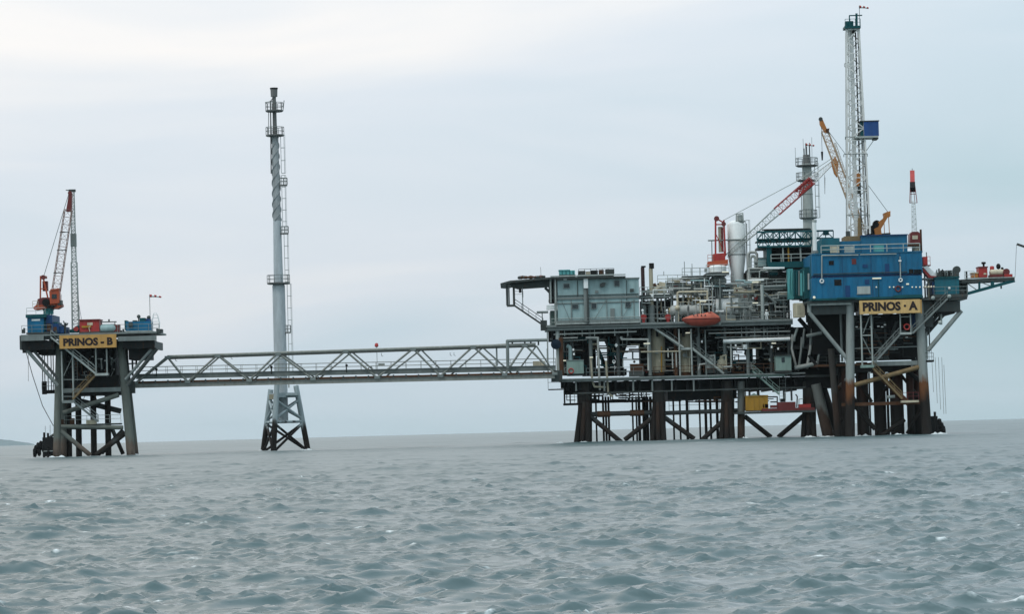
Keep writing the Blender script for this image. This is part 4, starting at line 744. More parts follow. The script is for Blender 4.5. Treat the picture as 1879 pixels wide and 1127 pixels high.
    for nm, lb, cat, x0, y0, x1, y1, mt in (('pump_skid', 'pale pump assembly on the cellar deck right of the long stair', 'pump', 1316, 652, 1334, 678, 'cream'), ('compressor', 'grey round compressor beside the foot of the long stair', 'compressor', 1297, 652, 1313, 676, 'pipe_grey'), ('tank_skid', 'rust pink ribbed heat exchanger left of the tan vessel', 'heat exchanger', 1156, 668, 1181, 682, 'rust')):
        v = T(nm, lb, cat, ((x0+x1)/2, 689, DF+1)); v.box('base', x0-1, y1+.2, x1+1, y1+9, DF+.6, DF+2.6, 'steel_dark')
        if nm == 'tank_skid':
            for k in range(5): v.box('rib', x0+k*.4, y0+k*2.9, x1+k*.4, y0+k*2.9+2, DF+.7, DF+2.4, mt)
            v.box('core', x0+1, y0, x1-.5, y1, DF+.9, DF+2.3, 'dark_red')
        else:
            xm = (x0+x1)/2; v.add('casing', MB().lathe((xm, y1, DF+1.6), [(.75, 0), (.75, .5), (.55, .6), (.68, .75), (.68, 1.3), (.3, 1.6), (.3, 2)], 'Z', 14), mt); v.box('motor', x0, y0+16, x0+8, y1, DF+.7, DF+1.6, mt); v.tube('suction_pipe', [(xm, y0+2, DF+1), (x1-2, y0, DF+1), (x1-1, y1, DF+1)], .14, mt)
    g = T('equipment_cabinet', 'pale green cabinet with red ring at the platform end by the footbridge', 'cabinet', (1055, 689, DF)); g.box('body', 1040, 661.5, 1071, 686, DF-.5, DF+2, 'green_box'); g.box('plinth', 1041, 686, 1070, 690, DF-.3, DF+1.8, 'steel_dark'); g.add('hose_ring', MB().ring((1048, 681, DF-.58), .36, .09, 'Y', 12), 'red'); g.box('lid', 1039.5, 660.5, 1071.5, 661.8, DF-.6, DF+2.1, 'steel')
    g = T('winch_cabin', 'pale green box cabin with small window hanging at the cellar deck edge', 'cabin', (1437, 682, DF-1)); g.box('body', 1423.5, 653, 1452, 680, DF-1.6, DF+1, 'green_box'); g.box('window', 1434, 656, 1440, 665, DF-1.66, DF-1.59, 'glass'); g.box('roof', 1422.5, 651.5, 1453, 653.2, DF-1.8, DF+1.2, 'steel_dark'); g.box('floor_frame', 1422, 680, 1453, 683, DF-1.7, DF+1.2, 'steel_dark')
    g = T('cargo_container', 'mustard yellow open container on the low hanging deck', 'container', (1389, 754.5, DF)); g.box('body', 1368.5, 728, 1409.5, 753.5, DF-.6, DF+2, 'yellow'); g.box('rim', 1368, 726.6, 1410, 728.2, DF-.7, DF+2.1, 'yellow'); g.box('skid', 1370, 753.5, 1408, 755, DF-.5, DF+1.9, 'rust'); [g.box('rib', x, 728.3, x+1.2, 753.4, DF-.68, DF-.59, 'yellow') for x in (1372, 1382, 1392, 1402)]; g.add('cover', MB().prism([(1376, 726.5), (1384, 722), (1392, 726.5)], DF, DF+1), 'green_box')
    g = T('red_pump_skid', 'long dark red machinery skid right of the yellow container', 'machinery skid', (1450, 754, DF)); g.box('bed', 1398, 749, 1495, 754.5, DF-.9, DF+1.5, 'dark_red'); g.box('engine', 1427, 738, 1460, 749, DF-.7, DF+1.2, 'dark_red'); g.box('engine', 1466, 742, 1488, 749, DF-.6, DF+1, 'red'); g.box('gearbox', 1400, 742, 1410, 749, DF-.6, DF+.8, 'red'); g.box('gearbox', 1414, 744, 1426, 749, DF-.5, DF+.6, 'dark_red'); g.tube('exhaust', [(1462, 748, DF-.2), (1463, 728, DF-.2), (1460, 724, DF-.2)], .1, 'steel_dark'); g.tube('exhaust', [(1440, 738, DF), (1440, 722, DF)], .12, 'steel'); g.box('control_panel', 1432, 732, 1440, 738, DF-.5, DF, 'black'); g.tube('lamp_arm', [(1466, 748, DF), (1466, 733, DF), (1474, 732, DF)], .06, 'steel_light')
delta()

# ------------------------------------------------------------------ control module, overhanging deck and roof cargo
def module():
    Y0 = DF-.8
    t = T('control_module', 'pale grey green two storey module with small windows at the platform end', 'module', (1090, 596, 12))
    t.box('upper_wall', 1023, 513, 1172.5, 544, Y0, 20, 'grey_green'); t.box('lower_wall', 1023.5, 548, 1173, 591, Y0+.05, 20, 'grey_green'); t.box('storey_beam', 1022, 544, 1173.5, 548.2, Y0-.15, 20.1, 'steel'); t.box('storey_beam', 1022, 554.5, 1173.5, 556, Y0-.1, Y0+.2, 'steel'); t.box('sill_beam', 1022, 586.5, 1174, 589, Y0-.15, Y0+.2, 'steel'); t.box('base_frame', 1021, 591, 1175, 597, Y0-.2, 20, 'steel_light'); t.box('roof', 1022, 511, 1173.5, 513.2, Y0-.2, 20.2, 'steel')
    for x in (1048, 1080.5, 1113, 1140, 1163): t.box('wall_rib', x, 549, x+1.4, 590, Y0-.1, Y0+.1, 'steel'); t.box('wall_rib', x+2, 514, x+3, 543.5, Y0-.08, Y0+.1, 'grey_green')
    for x0, y0, x1, y1 in ((1035, 521.5, 1044.5, 528), (1128, 515.5, 1136, 524.5), (1050, 559.5, 1060.5, 566), (1086, 557, 1094, 566), (1148, 554.5, 1157, 563.5)):
        w = t.box('window', x0, y0, x1, y1, Y0-.14, Y0+.1, 'glass'); t.add('window_frame', MB().pbox(x0-1, y0-1, x1+1, y0-.2, Y0-.18, Y0).pbox(x0-1, y1+.2, x1+1, y1+1, Y0-.18, Y0).pbox(x0-1, y0-.2, x0-.1, y1+.2, Y0-.18, Y0).pbox(x1+.1, y0-.2, x1+1, y1+.2, Y0-.18, Y0), 'steel', w)
    t.add('fan_hood', MB().prism([(1101, 521), (1106, 518.5), (1112, 519), (1110, 525), (1104, 527), (1101, 526)], Y0-.45, Y0+.05), 'steel_dark')
    t.box('white_cabinet', 1071, 511.5, 1079, 529, Y0-.7, Y0-.05, 'white'); t.box('service_duct', 1071.5, 529.3, 1079.5, 591, Y0-.4, Y0-.05, 'steel'); t.add('downpipe', MB().path([(1078, 530, Y0-.5), (1079, 596, Y0-.5)], .12), 'steel_dark'); t.box('lamp', 1034, 510, 1040, 514, Y0-.5, Y0-.21, 'white')
    [t.add('wall_cable', MB().tube((x0, 551, Y0-.12), (x1, 588, Y0-.12), .035, n=4), 'steel') for x0, x1 in ((1030, 1046), (1112, 1090), (1160, 1140))]
    t.box('door', 1120, 566, 1128, 586, Y0-.1, Y0+.06, 'steel'); t.box('vent', 1156, 530, 1163, 536, Y0-.15, Y0+.02, 'steel_dark'); t.box('vent', 1092, 533, 1098, 538, Y0-.15, Y0+.02, 'steel'); t.box('cable_tray', 1024, 540.5, 1172, 541.8, Y0-.22, Y0-.05, 'steel_dark'); t.tube('conduit', [(1060, 514, Y0-.1), (1060, 544, Y0-.1)], .05, 'steel_dark'); t.tube('conduit', [(1150, 514, Y0-.1), (1150, 552, Y0-.1)], .05, 'steel_dark')
    t.add('walkway_rail', MB().rail([(1012, 597, Y0-.8), (1174, 593, Y0-.8)], h=.9), 'steel'); t.add('catwalk', MB().pbox(1008, 545, 1022, 549, Y0+.4, 16).rail([(1008, 545, Y0+.4), (1008, 545, 12)]), 'steel_dark')
    t.box('side_wall', 1008, 513, 1022, 544, Y0+3, 18, 'steel_dark'); t.post('side_post', 1010, 512, 556, Y0, .12, 'steel_light'); t.post('side_post', 1019, 512, 598, Y0+.5, .16, 'steel_light'); t.box('side_locker', 1008, 549, 1018, 556, Y0+.5, Y0+4, 'black'); t.box('white_tank', 1003, 560, 1023, 568, Y0+.5, Y0+2, 'white'); t.box('side_wall', 1010, 570, 1023, 596, Y0+2.5, 17, 'green_box')
    # deck overhanging to the left
    d = T('overhang_deck', 'flat landing deck jutting out left of the grey green module roof', 'landing deck', (1000, 516, 10))
    d.add('deck_plate', MB().prism([(918, 520), (936, 515), (1012, 508.5), (1148, 506.5), (1148, 509), (1012, 512), (940, 518.5), (930, 521)], Y0-1, 19), 'steel_dark')
    d.add('main_girder', MB().prism([(935, 518), (1010, 512), (1010, 527), (996, 528), (950, 531), (938, 527)], Y0+.3, Y0+.9), 'steel_dark'); d.add('main_girder', MB().prism([(935, 518), (1010, 512), (1010, 527), (996, 528), (950, 531), (938, 527)], 16, 16.6), 'shade_steel')
    d.tube('knee_brace', [(1000, 528, Y0+.6), (1012, 540, Y0+.6)], .2, 'steel_dark'); d.add('edge_net', MB().pbox(1010, 504.5, 1148, 506.6, Y0-1.1, Y0-.9), 'steel_light')
    d.tube('mast', [(993, 512, Y0), (992, 490, Y0)], .03, 'steel', n=4)
    for x in (1010, 1019): d.tube('leg', [(x, 512, Y0-.3), (x+1, 556, Y0-.3)], .12, 'steel_light')
    # hung stair
    for x in (930.5, 943): d.post('hanger', x, 522, 561, Y0+.3, .17, 'steel_dark')
    d.box('stair_landing', 930, 559, 945, 562.5, Y0, Y0+1.6, 'steel_dark'); d.post('hanger', 934, 522, 560, Y0+1.5, .1, 'steel'); d.add('stair', MB().stair((944, 561, Y0+.5), (997, 597, Y0+.5)), 'steel_dark'); d.add('landing_rail', MB().rail([(944, 546, Y0+.2), (960, 545.5, Y0+.2)], h=.9), 'steel'); d.post('hanger', 959, 528, 570, Y0+.3, .07, 'steel'); d.box('valve', 952, 530, 957, 537, Y0, Y0+.6, 'black'); d.box('awning', 985, 571, 1006, 574, Y0, Y0+3, 'steel'); d.post('awning_post', 995, 574, 590, Y0+.5, .07, 'steel'); d.box('stair_foot', 992, 588, 1004, 606, Y0+.3, Y0+3, 'steel_dark')
    n = T('net_pile', 'brown red heap of cargo nets on the overhanging deck', 'cargo net', (976, 511, Y0))
    for i in range(16): x = 953+i*3; n.add('net_bundle', MB().ball(W(x, 509.2-(i-2)*.1+random.uniform(-.6, .6), Y0+random.uniform(-.3, 1.2)), random.uniform(.22, .36), 7, 4, .8), random.choice(['dark_red', 'steel_dark', 'rust']))
    c = T('teal_skip', 'teal green container on the roof of the grey green module', 'container', (1040, 508, Y0+.5)); c.box('body', 1026, 496.5, 1055, 504, Y0, Y0+3, 'teal_light'); c.box('base', 1026, 504, 1056, 507, Y0-.1, Y0+3, 'steel_dark'); c.box('lid', 1025, 495, 1046, 496.6, Y0-.1, Y0+3, 'teal_light'); [c.box('rib', x, 497, x+1.2, 503.8, Y0-.08, Y0, 'teal') for x in (1031, 1038, 1045, 1051)]
    c = T('pipe_basket', 'dark steel basket of tools on the module roof right of the teal container', 'basket', (1093, 507, Y0)); c.box('base', 1060, 503.5, 1127, 506, Y0, Y0+3, 'steel'); c.box('box', 1061, 497, 1074, 503.4, Y0+.1, Y0+2, 'steel_dark'); c.box('box', 1084, 496, 1097, 503.4, Y0+.1, Y0+2, 'black'); c.box('box', 1111, 494, 1126.5, 503.4, Y0+.1, Y0+2, 'steel_dark'); c.box('box', 1099, 495, 1108, 503.4, Y0+.2, Y0+2, 'rust'); c.box('box', 1075, 498.5, 1083, 503.4, Y0+.2, Y0+2, 'cream'); c.add('frame', MB().rail([(1062, 504, Y0), (1127, 502, Y0)], h=.8, sp=.9), 'steel_dark')
    for x, y0, y1, r, mt, lb in ((1180.5, 488, 594, .28, 'maroon', 'plain dark brown exhaust stack right of the grey green module'), (1195.5, 483, 594, .3, 'tan_pipe', 'tan exhaust stack with black cap above the cream machinery')):
        s = T('exhaust_stack', lb, 'exhaust stack', (x, 594, DF+3)); s.post('pipe', x, y0+(10 if mt == 'tan_pipe' else 3), y1, DF+3, r, mt); s.post('cap', x, y0, y0+(10 if mt == 'tan_pipe' else 3), DF+3, r*1.25, 'black'); s.post('base', x, 560, y1, DF+3, r*1.7, 'steel')
module()

# ------------------------------------------------------------------ process equipment on the main deck
def process():
    Y = DF
    f = T('process_structure', 'grey steel frame of pipe racks and handrailed decks in the process area', 'steel frame', (1280, 592, Y+8))
    for y, x0, x1, Ya, Yb in ((541, 1174, 1232, Y+2, Y+12), (519, 1207, 1262, Y+4, Y+14), (506, 1252, 1302, Y+3, Y+14), (534, 1232, 1306, Y+4, Y+14), (500, 1296, 1338, Y+1, Y+10), (522, 1296, 1345, Y+3, Y+12), (527, 1372, 1442, Y+2, Y+10), (494, 1372, 1410, Y+3, Y+9)):
        o = f.box('grating', x0, y, x1, y+2.6, Ya, Yb, 'steel_dark'); f.box('edge_beam', x0-.5, y+2.8, x1+.5, y+5.4, Ya-.05, Ya+.3, 'steel'); f.add('handrail', MB().rail([(x0, y, Ya), (x1, y-(x1-x0)*.0266, Ya)], r=.045, sp=1.3), 'steel_light', o)
    for x in (1178, 1206, 1232, 1254, 1276, 1300, 1322, 1342, 1374, 1402, 1438):
        f.post('column', x, 520 if x > 1206 else 542, 592, Y+2.6, .13, 'steel'); f.post('column', x+2, 520 if x > 1206 else 542, 592, Y+12, .13, 'steel_dark')
    f.post('column', 1399, 522, 592, Y-.2, .26, 'steel_light'); f.tube('brace', [(1401, 536, Y), (1424, 556, Y)], .16, 'steel'); f.tube('crossbeam', [(1398, 527, Y), (1442, 525, Y)], .24, 'steel'); f.tube('crossbeam', [(1372, 515, Y), (1402, 514, Y)], .14, 'white')
    for x0, x1, y in ((1252, 1300, 506),): f.add('handrail', MB().rail([(x0, y, Y+8), (x1, y, Y+8)], r=.04), 'steel_light')
    for x, y0 in ((1256, 480), (1270, 484), (1218, 498)): f.post('lamp_post', x, y0, 506, Y+4, .05, 'steel')
    f.box('fan_box', 1234, 521, 1292, 534, Y+4.5, Y+12, 'steel'); f.box('fan_box', 1278, 508, 1302, 520, Y+5, Y+12, 'steel'); f.box('panel', 1234, 520.5, 1244, 526, Y+4.2, Y+4.45, 'red'); f.box('back_wall', 1176, 552, 1234, 591, Y+9, Y+13, 'shade_steel'); f.box('back_wall', 1246, 545, 1310, 591, Y+10, Y+14, 'shade_steel'); f.box('back_wall', 1344, 500, 1446, 591, Y+13, Y+16, 'shade_steel')
    f.box('cooler_bank', 1312, 528, 1336, 548, Y+3.5, Y+9, 'steel_dark'); [f.box('cooler_slat', 1312+k*4, 528.5, 1314.4+k*4, 547.5, Y+3.3, Y+3.5, 'steel') for k in range(6)]
    def hv(lb, x0, x1, yc, rp, Yc, mat, extra=None):
        v = T('horizontal_vessel', lb, 'vessel', ((x0+x1)/2, 592, Yc)); a = W(x0, yc, Yc); b = W(x1, yc-(x1-x0)*.0266, Yc); Ln = (b-a).length; r = rp/12.5
        v.add('shell', MB().lathe(a, [(.02, 0), (r*.55, .06), (r*.9, .3), (r, .55), (r, Ln-.55), (r*.9, Ln-.3), (r*.55, Ln-.06), (.02, Ln)], 'X', 20), mat)
        for fx in (.22, .78):
            c = a.lerp(b, fx); z0 = W((x0+x1)/2, 591.5, Yc).z; v.add('saddle', MB().box((c.x-.25, Yc-r*.8, z0), (c.x+.25, Yc+r*.8, c.z-r*.6)), 'steel')
        for fx in (.35, .6): c = a.lerp(b, fx); v.add('nozzle', MB().tube(c+Vector((0, 0, r*.9)), c+Vector((0, 0, r+.35)), .12), mat)
        v.add('end_flange', MB().lathe(a+Vector((-.05, 0, 0)), [(r*.5, 0), (r*.5, .14)], 'X', 16), 'brass' if rp < 10 else 'steel'); return v
    v = hv('silver horizontal drum with rounded end behind the orange lifeboat', 1228, 1288, 570, 9.5, Y+2, 'pipe_grey'); v.tube('loop_pipe', [(1243, 562, Y+1), (1243, 538, Y+1), (1246, 536, Y+1), (1298, 535, Y+1), (1298, 552, Y+1)], .15, 'cream'); v.add('round_cover', MB().ball((1243, 565, Y+1), .38), 'cream')
    v = hv('big pale horizontal tank right of the orange lifeboat', 1310, 1386, 563, 15.5, Y+4, 'steel_light'); v.add('jacket', MB().lathe((1313, 563, Y+4), [(1.29, 0), (1.29, 3.3)], 'X', 22), 'white'); v.box('drip_pan', 1318, 577, 1350, 590, Y+2.2, Y+3, 'steel')
    v = T('valve_manifold', 'brassy valve manifold above the silver drum', 'manifold', (1272, 592, Y+5))
    for x in (1263, 1269, 1275, 1281): v.post('riser', x, 536, 591, Y+4.6, .13, 'brass')
    for y in (540, 549, 557): v.tube('header', [(1260, y, Y+4.4), (1284, y-.6, Y+4.4)], .12, 'brass')
    for x in (1266, 1278): v.add('valve', MB().ring((x, 545, Y+4.1), .22, .06, 'Y', 9).tube((x, 545, Y+4.1), (x, 545, Y+4.5), .06), 'cream')
    v = T('gas_turbine', 'cream and tan turbine with bulging ducts right of the exhaust stacks', 'turbine', (1208, 541, Y+4)); v.add('casing', MB().lathe((1192, 532, Y+4), [(.3, 0), (.7, .3), (.75, 1.2), (.55, 1.5), (.6, 2.4), (.3, 2.6)], 'X', 14), 'cream'); v.add('intake', MB().prism([(1210, 517), (1222, 519), (1224, 538), (1208, 539)], Y+3.2, Y+5), 'cream'); v.add('exhaust_bend', MB().path([(1196, 535, Y+3.6), (1198, 525, Y+3.6), (1204, 523, Y+3.6)], .32), 'rust'); v.box('bed', 1189, 537.5, 1228, 541, Y+3, Y+5.2, 'steel'); v.tube('fuel_pipe', [(1206, 530, Y+3), (1214, 526, Y+3), (1216, 536, Y+3)], .12, 'tan_pipe')
    for k in range(6): x = 1188+k*7.5; v.add('support_leg', MB().tube((x, 541, Y+3.2), (x, 546, Y+3.2), .1), 'steel')
    for x, lb in ((1181, 'red fire hose reel on the deck just right of the grey green module'), (1226, 'red fire hose reel near the bow of the lifeboat')):
        h = T('hose_reel', lb, 'hose reel', (x, 592, Y-.3)); h.add('drum', MB().lathe((x, 582, Y-.7), [(.45, 0), (.45, .12), (.3, .14), (.3, .5), (.45, .52), (.45, .62)], 'Y', 14), 'red'); h.box('stand', x-2.5, 585, x+2.5, 592, Y-.6, Y-.2, 'red'); h.add('nozzle', MB().tube((x-1, 577, Y-.6), (x-2, 571, Y-.6), .1).ball((x-2, 570, Y-.6), .2), 'white')
    # white round storage tank under the red crane
    v = T('round_tank', 'squat white round tank on a steel deck beneath the red crane', 'tank', (1317, 500, Y+5)); a = W(1317, 500, Y+5); v.add('shell', MB().lathe(a, [(1.3, 0), (1.3, .85), (1.1, 1.0), (.3, 1.1)], 'Z', 20), 'white'); v.box('nozzle_box', 1293, 493, 1298, 499, Y+4, Y+5, 'steel')
    v = T('lower_round_tank', 'white domed drum below the deck of the squat round tank', 'drum', (1318, 523, Y+5)); a = W(1318, 523, Y+5); v.add('shell', MB().lathe(a, [(.9, 0), (1.25, .3), (1.25, .9), (.9, 1.25), (.3, 1.35)], 'Z', 20), 'steel_light'); v.post('foot', 1312, 519, 523, Y+4.2, .12, 'steel'); v.post('foot', 1324, 519, 523, Y+4.2, .12, 'steel')
    # tall white column
    v = T('absorber_column', 'tall thick white column vessel between red crane and teal truss', 'column vessel', (1354, 592, Y+8)); x = W(1352.5, 480, Y+8).x; z = lambda y: W(1352, y, Y+8).z; k = 13.5*(288+4)/280/12.5
    r = 1.3; v.add('shell', MB().lathe(Vector((x, Y+8, z(545))), [(r*.72, 0), (r*.72, z(505)-z(545)), (r*1.03, z(470)-z(545)), (r*1.03, z(412)-z(545)), (r*.8, z(407)-z(545)), (r*.4, z(404.5)-z(545)), (.1, z(404)-z(545))], 'Z', 24), 'white'); v.add('skirt', MB().lathe(Vector((x, Y+8, z(592))), [(r*.75, 0), (r*.72, z(545)-z(592))], 'Z', 20), 'steel_light')
    v.add('top_frame', MB().path([(1351, 407, Y+7), (1351, 393, Y+7), (1363, 391, Y+7), (1364, 407, Y+7)], .09).lathe((1358, 406, Y+7.6), [(.45, 0), (.45, .9), (.3, 1.0)], 'Z', 10), 'steel_light'); v.add('top_platform', MB().lathe((1358, 408, Y+7.6), [(.7, 0), (.75, .25)], 'Z', 12), 'steel')
    for y in (442, 468.5): v.add('band', MB().lathe(Vector((x, Y+8, z(y))), [(r*1.07, 0), (r*1.07, .14)], 'Z', 22), 'steel')
    v.tube('cross_pipe', [(1299, 441.5, Y+6.4), (1366, 439.5, Y+6.4)], .11, 'steel'); v.tube('cross_pipe', [(1306, 442, Y+6.4), (1307, 500, Y+6.4)], .07, 'steel'); v.add('caged_ladder', MB().ladder(Vector((x+1.42, Y+7.6, z(540))), Vector((x+1.42, Y+7.6, z(405))), side=Vector((0, 1, 0)), out=Vector((1, 0, 0))), 'steel_light'); v.tube('downpipe', [(1370, 410, Y+6.8), (1371, 520, Y+6.8)], .07, 'steel')
    v = T('pipe_loops', 'tall grey looping pipes between the white column and the teal truss', 'pipework', (1382, 527, Y+5)); 
    for x0, x1, y0, mt in ((1373, 1389, 463, 'pipe_grey'), (1377, 1386, 470, 'steel_light')): v.tube('loop', [(x0, 527, Y+5), (x0, y0+4, Y+5), (x0+3, y0, Y+5), (x1-3, y0, Y+5), (x1, y0+4, Y+5), (x1, 492, Y+5)], .2, mt)
    v.tube('stub', [(1376, 500, Y+4.6), (1376, 527, Y+4.6)], .22, 'white'); v.add('valve', MB().ball((1388, 481, Y+4.6), .4), 'steel')
    v = T('grey_cabin', 'small grey green cabin box next to the teal pipe rack', 'cabin', (1400, 494, Y+6)); v.box('wall', 1391.5, 474, 1408, 489, Y+4, Y+8, 'grey_green'); v.box('roof', 1390.5, 472.5, 1409, 474.2, Y+3.8, Y+8.2, 'steel'); v.box('floor', 1389, 489, 1409, 493, Y+3.6, Y+8.2, 'steel_dark')
    # lifeboat in davits
    b = T('lifeboat', 'enclosed orange lifeboat hanging at the deck edge', 'lifeboat', (1286, 602, Y-2)); a = W(1251, 586, Y-2.4); c = W(1322, 584, Y-2.4); Ln = c.x-a.x; 
    def shell(secs, mat, nm):
        m = MB(); n = 12; vs = []
        for s_, w, zt, zb in secs:
            for i in range(n):
                th = math.pi*i/(n-1); vs.append((a.x+Ln*s_, Y-2.4-w*math.cos(th), zb+(zt-zb)*0+math.sin(th)*(zt-zb)))
        fs = [(j*n+i, j*n+i+1, (j+1)*n+i+1, (j+1)*n+i) for j in range(len(secs)-1) for i in range(n-1)]; m._add(vs, fs, True); m._add(vs[:n], [tuple(range(n))]); m._add(vs[-n:], [tuple(range(n))]); return b.add(nm, m, mat)
    zg = a.z
    shell([(0, .05, zg-.1, zg-.02), (.08, .55, zg-.55, zg), (.25, 1.0, zg-1.02, zg), (.55, 1.1, zg-1.15, zg), (.85, .85, zg-.95, zg+.02), (1, .25, zg-.45, zg+.05)], 'boat_hull', 'hull')
    shell([(0.02, .05, zg+.1, zg), (.15, .6, zg+.42, zg), (.3, .95, zg+.62, zg), (.55, 1.02, zg+.78, zg), (.72, .95, zg+.98, zg), (.78, .8, zg+1.02, zg), (.97, .3, zg+.3, zg+.05)], 'boat_orange', 'canopy')
    b.add('rub_rail', MB().path([(a.x+0, 0, 0)] and [Vector((a.x+Ln*s_, Y-2.4-w-.03, zg)) for s_, w in ((.02, .08), (.08, .55), (.25, 1.0), (.55, 1.1), (.85, .86), (.99, .28))], .06, 6), 'dark_red'); [b.box('porthole', x, 577.5, x+2.2, 579.5, Y-3.42, Y-3.2, 'glass') for x in (1272, 1279, 1286, 1293)]; b.box('hatch', 1300, 573, 1305, 577, Y-3.05, Y-2.8, 'boat_hull'); b.add('rudder', MB().box((c.x-.25, Y-2.45, zg-1), (c.x+.05, Y-2.35, zg-.35)), 'steel')
    for k, x in enumerate((1263, 1311)): d = T('davit', 'steel davit arm holding the ' + ('bow' if k == 0 else 'stern') + ' of the orange lifeboat', 'davit', (x, 592, Y-.5)); d.add('arm', MB().path([(x, 592, Y-.4), (x, 568, Y-.6), (x, 563, Y-1.6), (x, 562.5, Y-2.4)], .16), 'steel'); d.add('fall_rope', MB().tube((x, 562.5, Y-2.4), (x, 580, Y-2.4), .04, n=5), 'wire')
    # a person at the deck edge
    p = bpy.data.meshes.new('person'); J = [(0, 0, .92), (0, 0, 1.18), (0, 0, 1.42), (0, 0, 1.54), (0, -.02, 1.68), (.1, 0, .88), (.11, -.02, .48), (.11, .02, .08), (.11, -.16, .04), (-.1, 0, .88), (-.12, .02, .48), (-.12, .04, .08), (-.12, -.14, .04), (.2, 0, 1.4), (.27, .02, 1.13), (.24, -.14, .92), (-.2, 0, 1.4), (-.27, .02, 1.13), (-.25, -.12, .92)]
    E = [(0, 1), (1, 2), (2, 3), (3, 4), (0, 5), (5, 6), (6, 7), (7, 8), (0, 9), (9, 10), (10, 11), (11, 12), (2, 13), (13, 14), (14, 15), (2, 16), (16, 17), (17, 18)]; rad = [.16, .15, .17, .06, .10, .1, .075, .055, .05, .1, .075, .055, .05, .075, .055, .045, .075, .055, .045]
    p.from_pydata(J, E, []); o = bpy.data.objects.new('person', p); col.objects.link(o); sm = o.modifiers.new('skin', 'SKIN'); o.modifiers.new('sub', 'SUBSURF').levels = 1
    for i, sv in enumerate(p.skin_vertices[0].data): sv.radius = (rad[i], rad[i]); sv.use_root = (i == 0)
    dg = bpy.context.evaluated_depsgraph_get(); me = bpy.data.meshes.new_from_object(o.evaluated_get(dg)); bpy.data.objects.remove(o)
    e_ = T('person', 'person in pale coveralls standing at the process deck edge', 'person', (1407, 585, Y-.5)); ob = bpy.data.objects.new('body', me); me.materials.clear(); me.materials.append(MAT['white']); col.objects.link(ob); ob.parent = e_.o; bs = e_.base; e_.add('head', MB().ball(bs+Vector((0, -.03, 1.66)), .105, 10, 8, 1.2), 'skin'); e_.add('hard_hat', MB().lathe(bs+Vector((0, -.03, 1.70)), [(.15, 0), (.13, .03), (.12, .08), (.06, .13), (.01, .14)], 'Z', 12), 'white'); e_.o.location.z = W(1407, 591, Y-.5).z
process()

# ------------------------------------------------------------------ red pedestal crane with horizontal boom
def crane_red():
    Y = DF+7
    t = T('pedestal_crane', 'red pedestal crane left of the white column, boom stretched up to the right', 'crane', (1318, 490, Y)); t.add('pedestal', MB().tube((1317, 592, Y), (1317, 488, Y), .5, .55, 14), 'steel_light'); t.add('slew_deck', MB().prism([(1299, 480), (1336, 476), (1336, 486), (1312, 491), (1299, 489)], Y-1.3, Y+1.3), 'orange'); t.add('machinery_house', MB().prism([(1309, 466), (1331, 464), (1331, 479), (1309, 482)], Y-1.1, Y+1.1), 'red'); m = MB()
    for dy in (-.8, .8):
        m.beam((1313, 470, Y+dy), (1313, 399, Y+dy), .26, .3); m.beam((1331, 470, Y+dy), (1328, 404, Y+dy), .26, .34); m.beam((1313, 412, Y+dy), (1331, 412, Y+dy), .18, .18); m.beam((1313, 400, Y+dy), (1330, 410, Y+dy), .18, .2); m.beam((1314, 430, Y+dy), (1330, 466, Y+dy), .12, .12)
    m.box(W(1312, 402, Y-.9), W(1318, 398, Y-.9)+Vector((0, 1.8, 0))); t.add('gantry', m, 'red'); t.add('rope_guard', MB().pbox(1319, 416, 1327, 462, Y-.6, Y+.6), 'tan_pipe'); t.add('rope_guard_stripe', MB().pbox(1323.5, 418, 1327.5, 462, Y-.66, Y-.6), 'dark_red'); t.add('sheave', MB().lathe((1315, 401, Y-1), [(.4, 0), (.4, .3)], 'Y', 12), 'dark_red'); t.add('sheave', MB().lathe((1328, 411, Y-1), [(.35, 0), (.35, .3)], 'Y', 12), 'dark_red')
    t.add('handrail', MB().rail([(1299, 480, Y-1.3), (1311, 479, Y-1.3)], h=1), 'orange'); p, q = W(1333, 470, Y), W(1530, 296, Y-3); b1, b2 = p.lerp(q, .47), p.lerp(q, .80)
    t.add('boom_foot', MB().lattice(p, b1, .4, 1.1, 12, .05, .025), 'steel_light'); t.add('boom_middle', MB().lattice(b1, b2, 1.2, 1.15, 9, .065, .022), 'red'); t.add('boom_head', MB().lattice(b2, q, 1.1, .4, 9, .05, .025), 'white'); t.add('boom_splice', MB().lattice(p.lerp(q, .66), p.lerp(q, .79), .8, .8, 3, .1, .08), 'red')
    t.add('head_sheave_block', MB().prism([(1525, 296), (1533, 287), (1539, 300), (1536, 325), (1531, 318)], Y-3.4, Y-2.6), 'crane_yellow')
    for dy in (-.5, .5): t.add('pendant_rope', MB().tube((1328, 404, Y+dy), (1463, 332, Y-1.5+dy), .05, n=4).tube((1463, 332, Y-1.5+dy), (1527, 290, Y-3+dy*.4), .05, n=4), 'steel_light')
    t.add('hoist_rope', MB().tube((1509, 245, Y-3), (1509, 245, Y-3.01), .02, n=4).tube((1514, 325, Y-3), (1513.5, 356, Y-3), .03, n=4), 'wire')
crane_red()

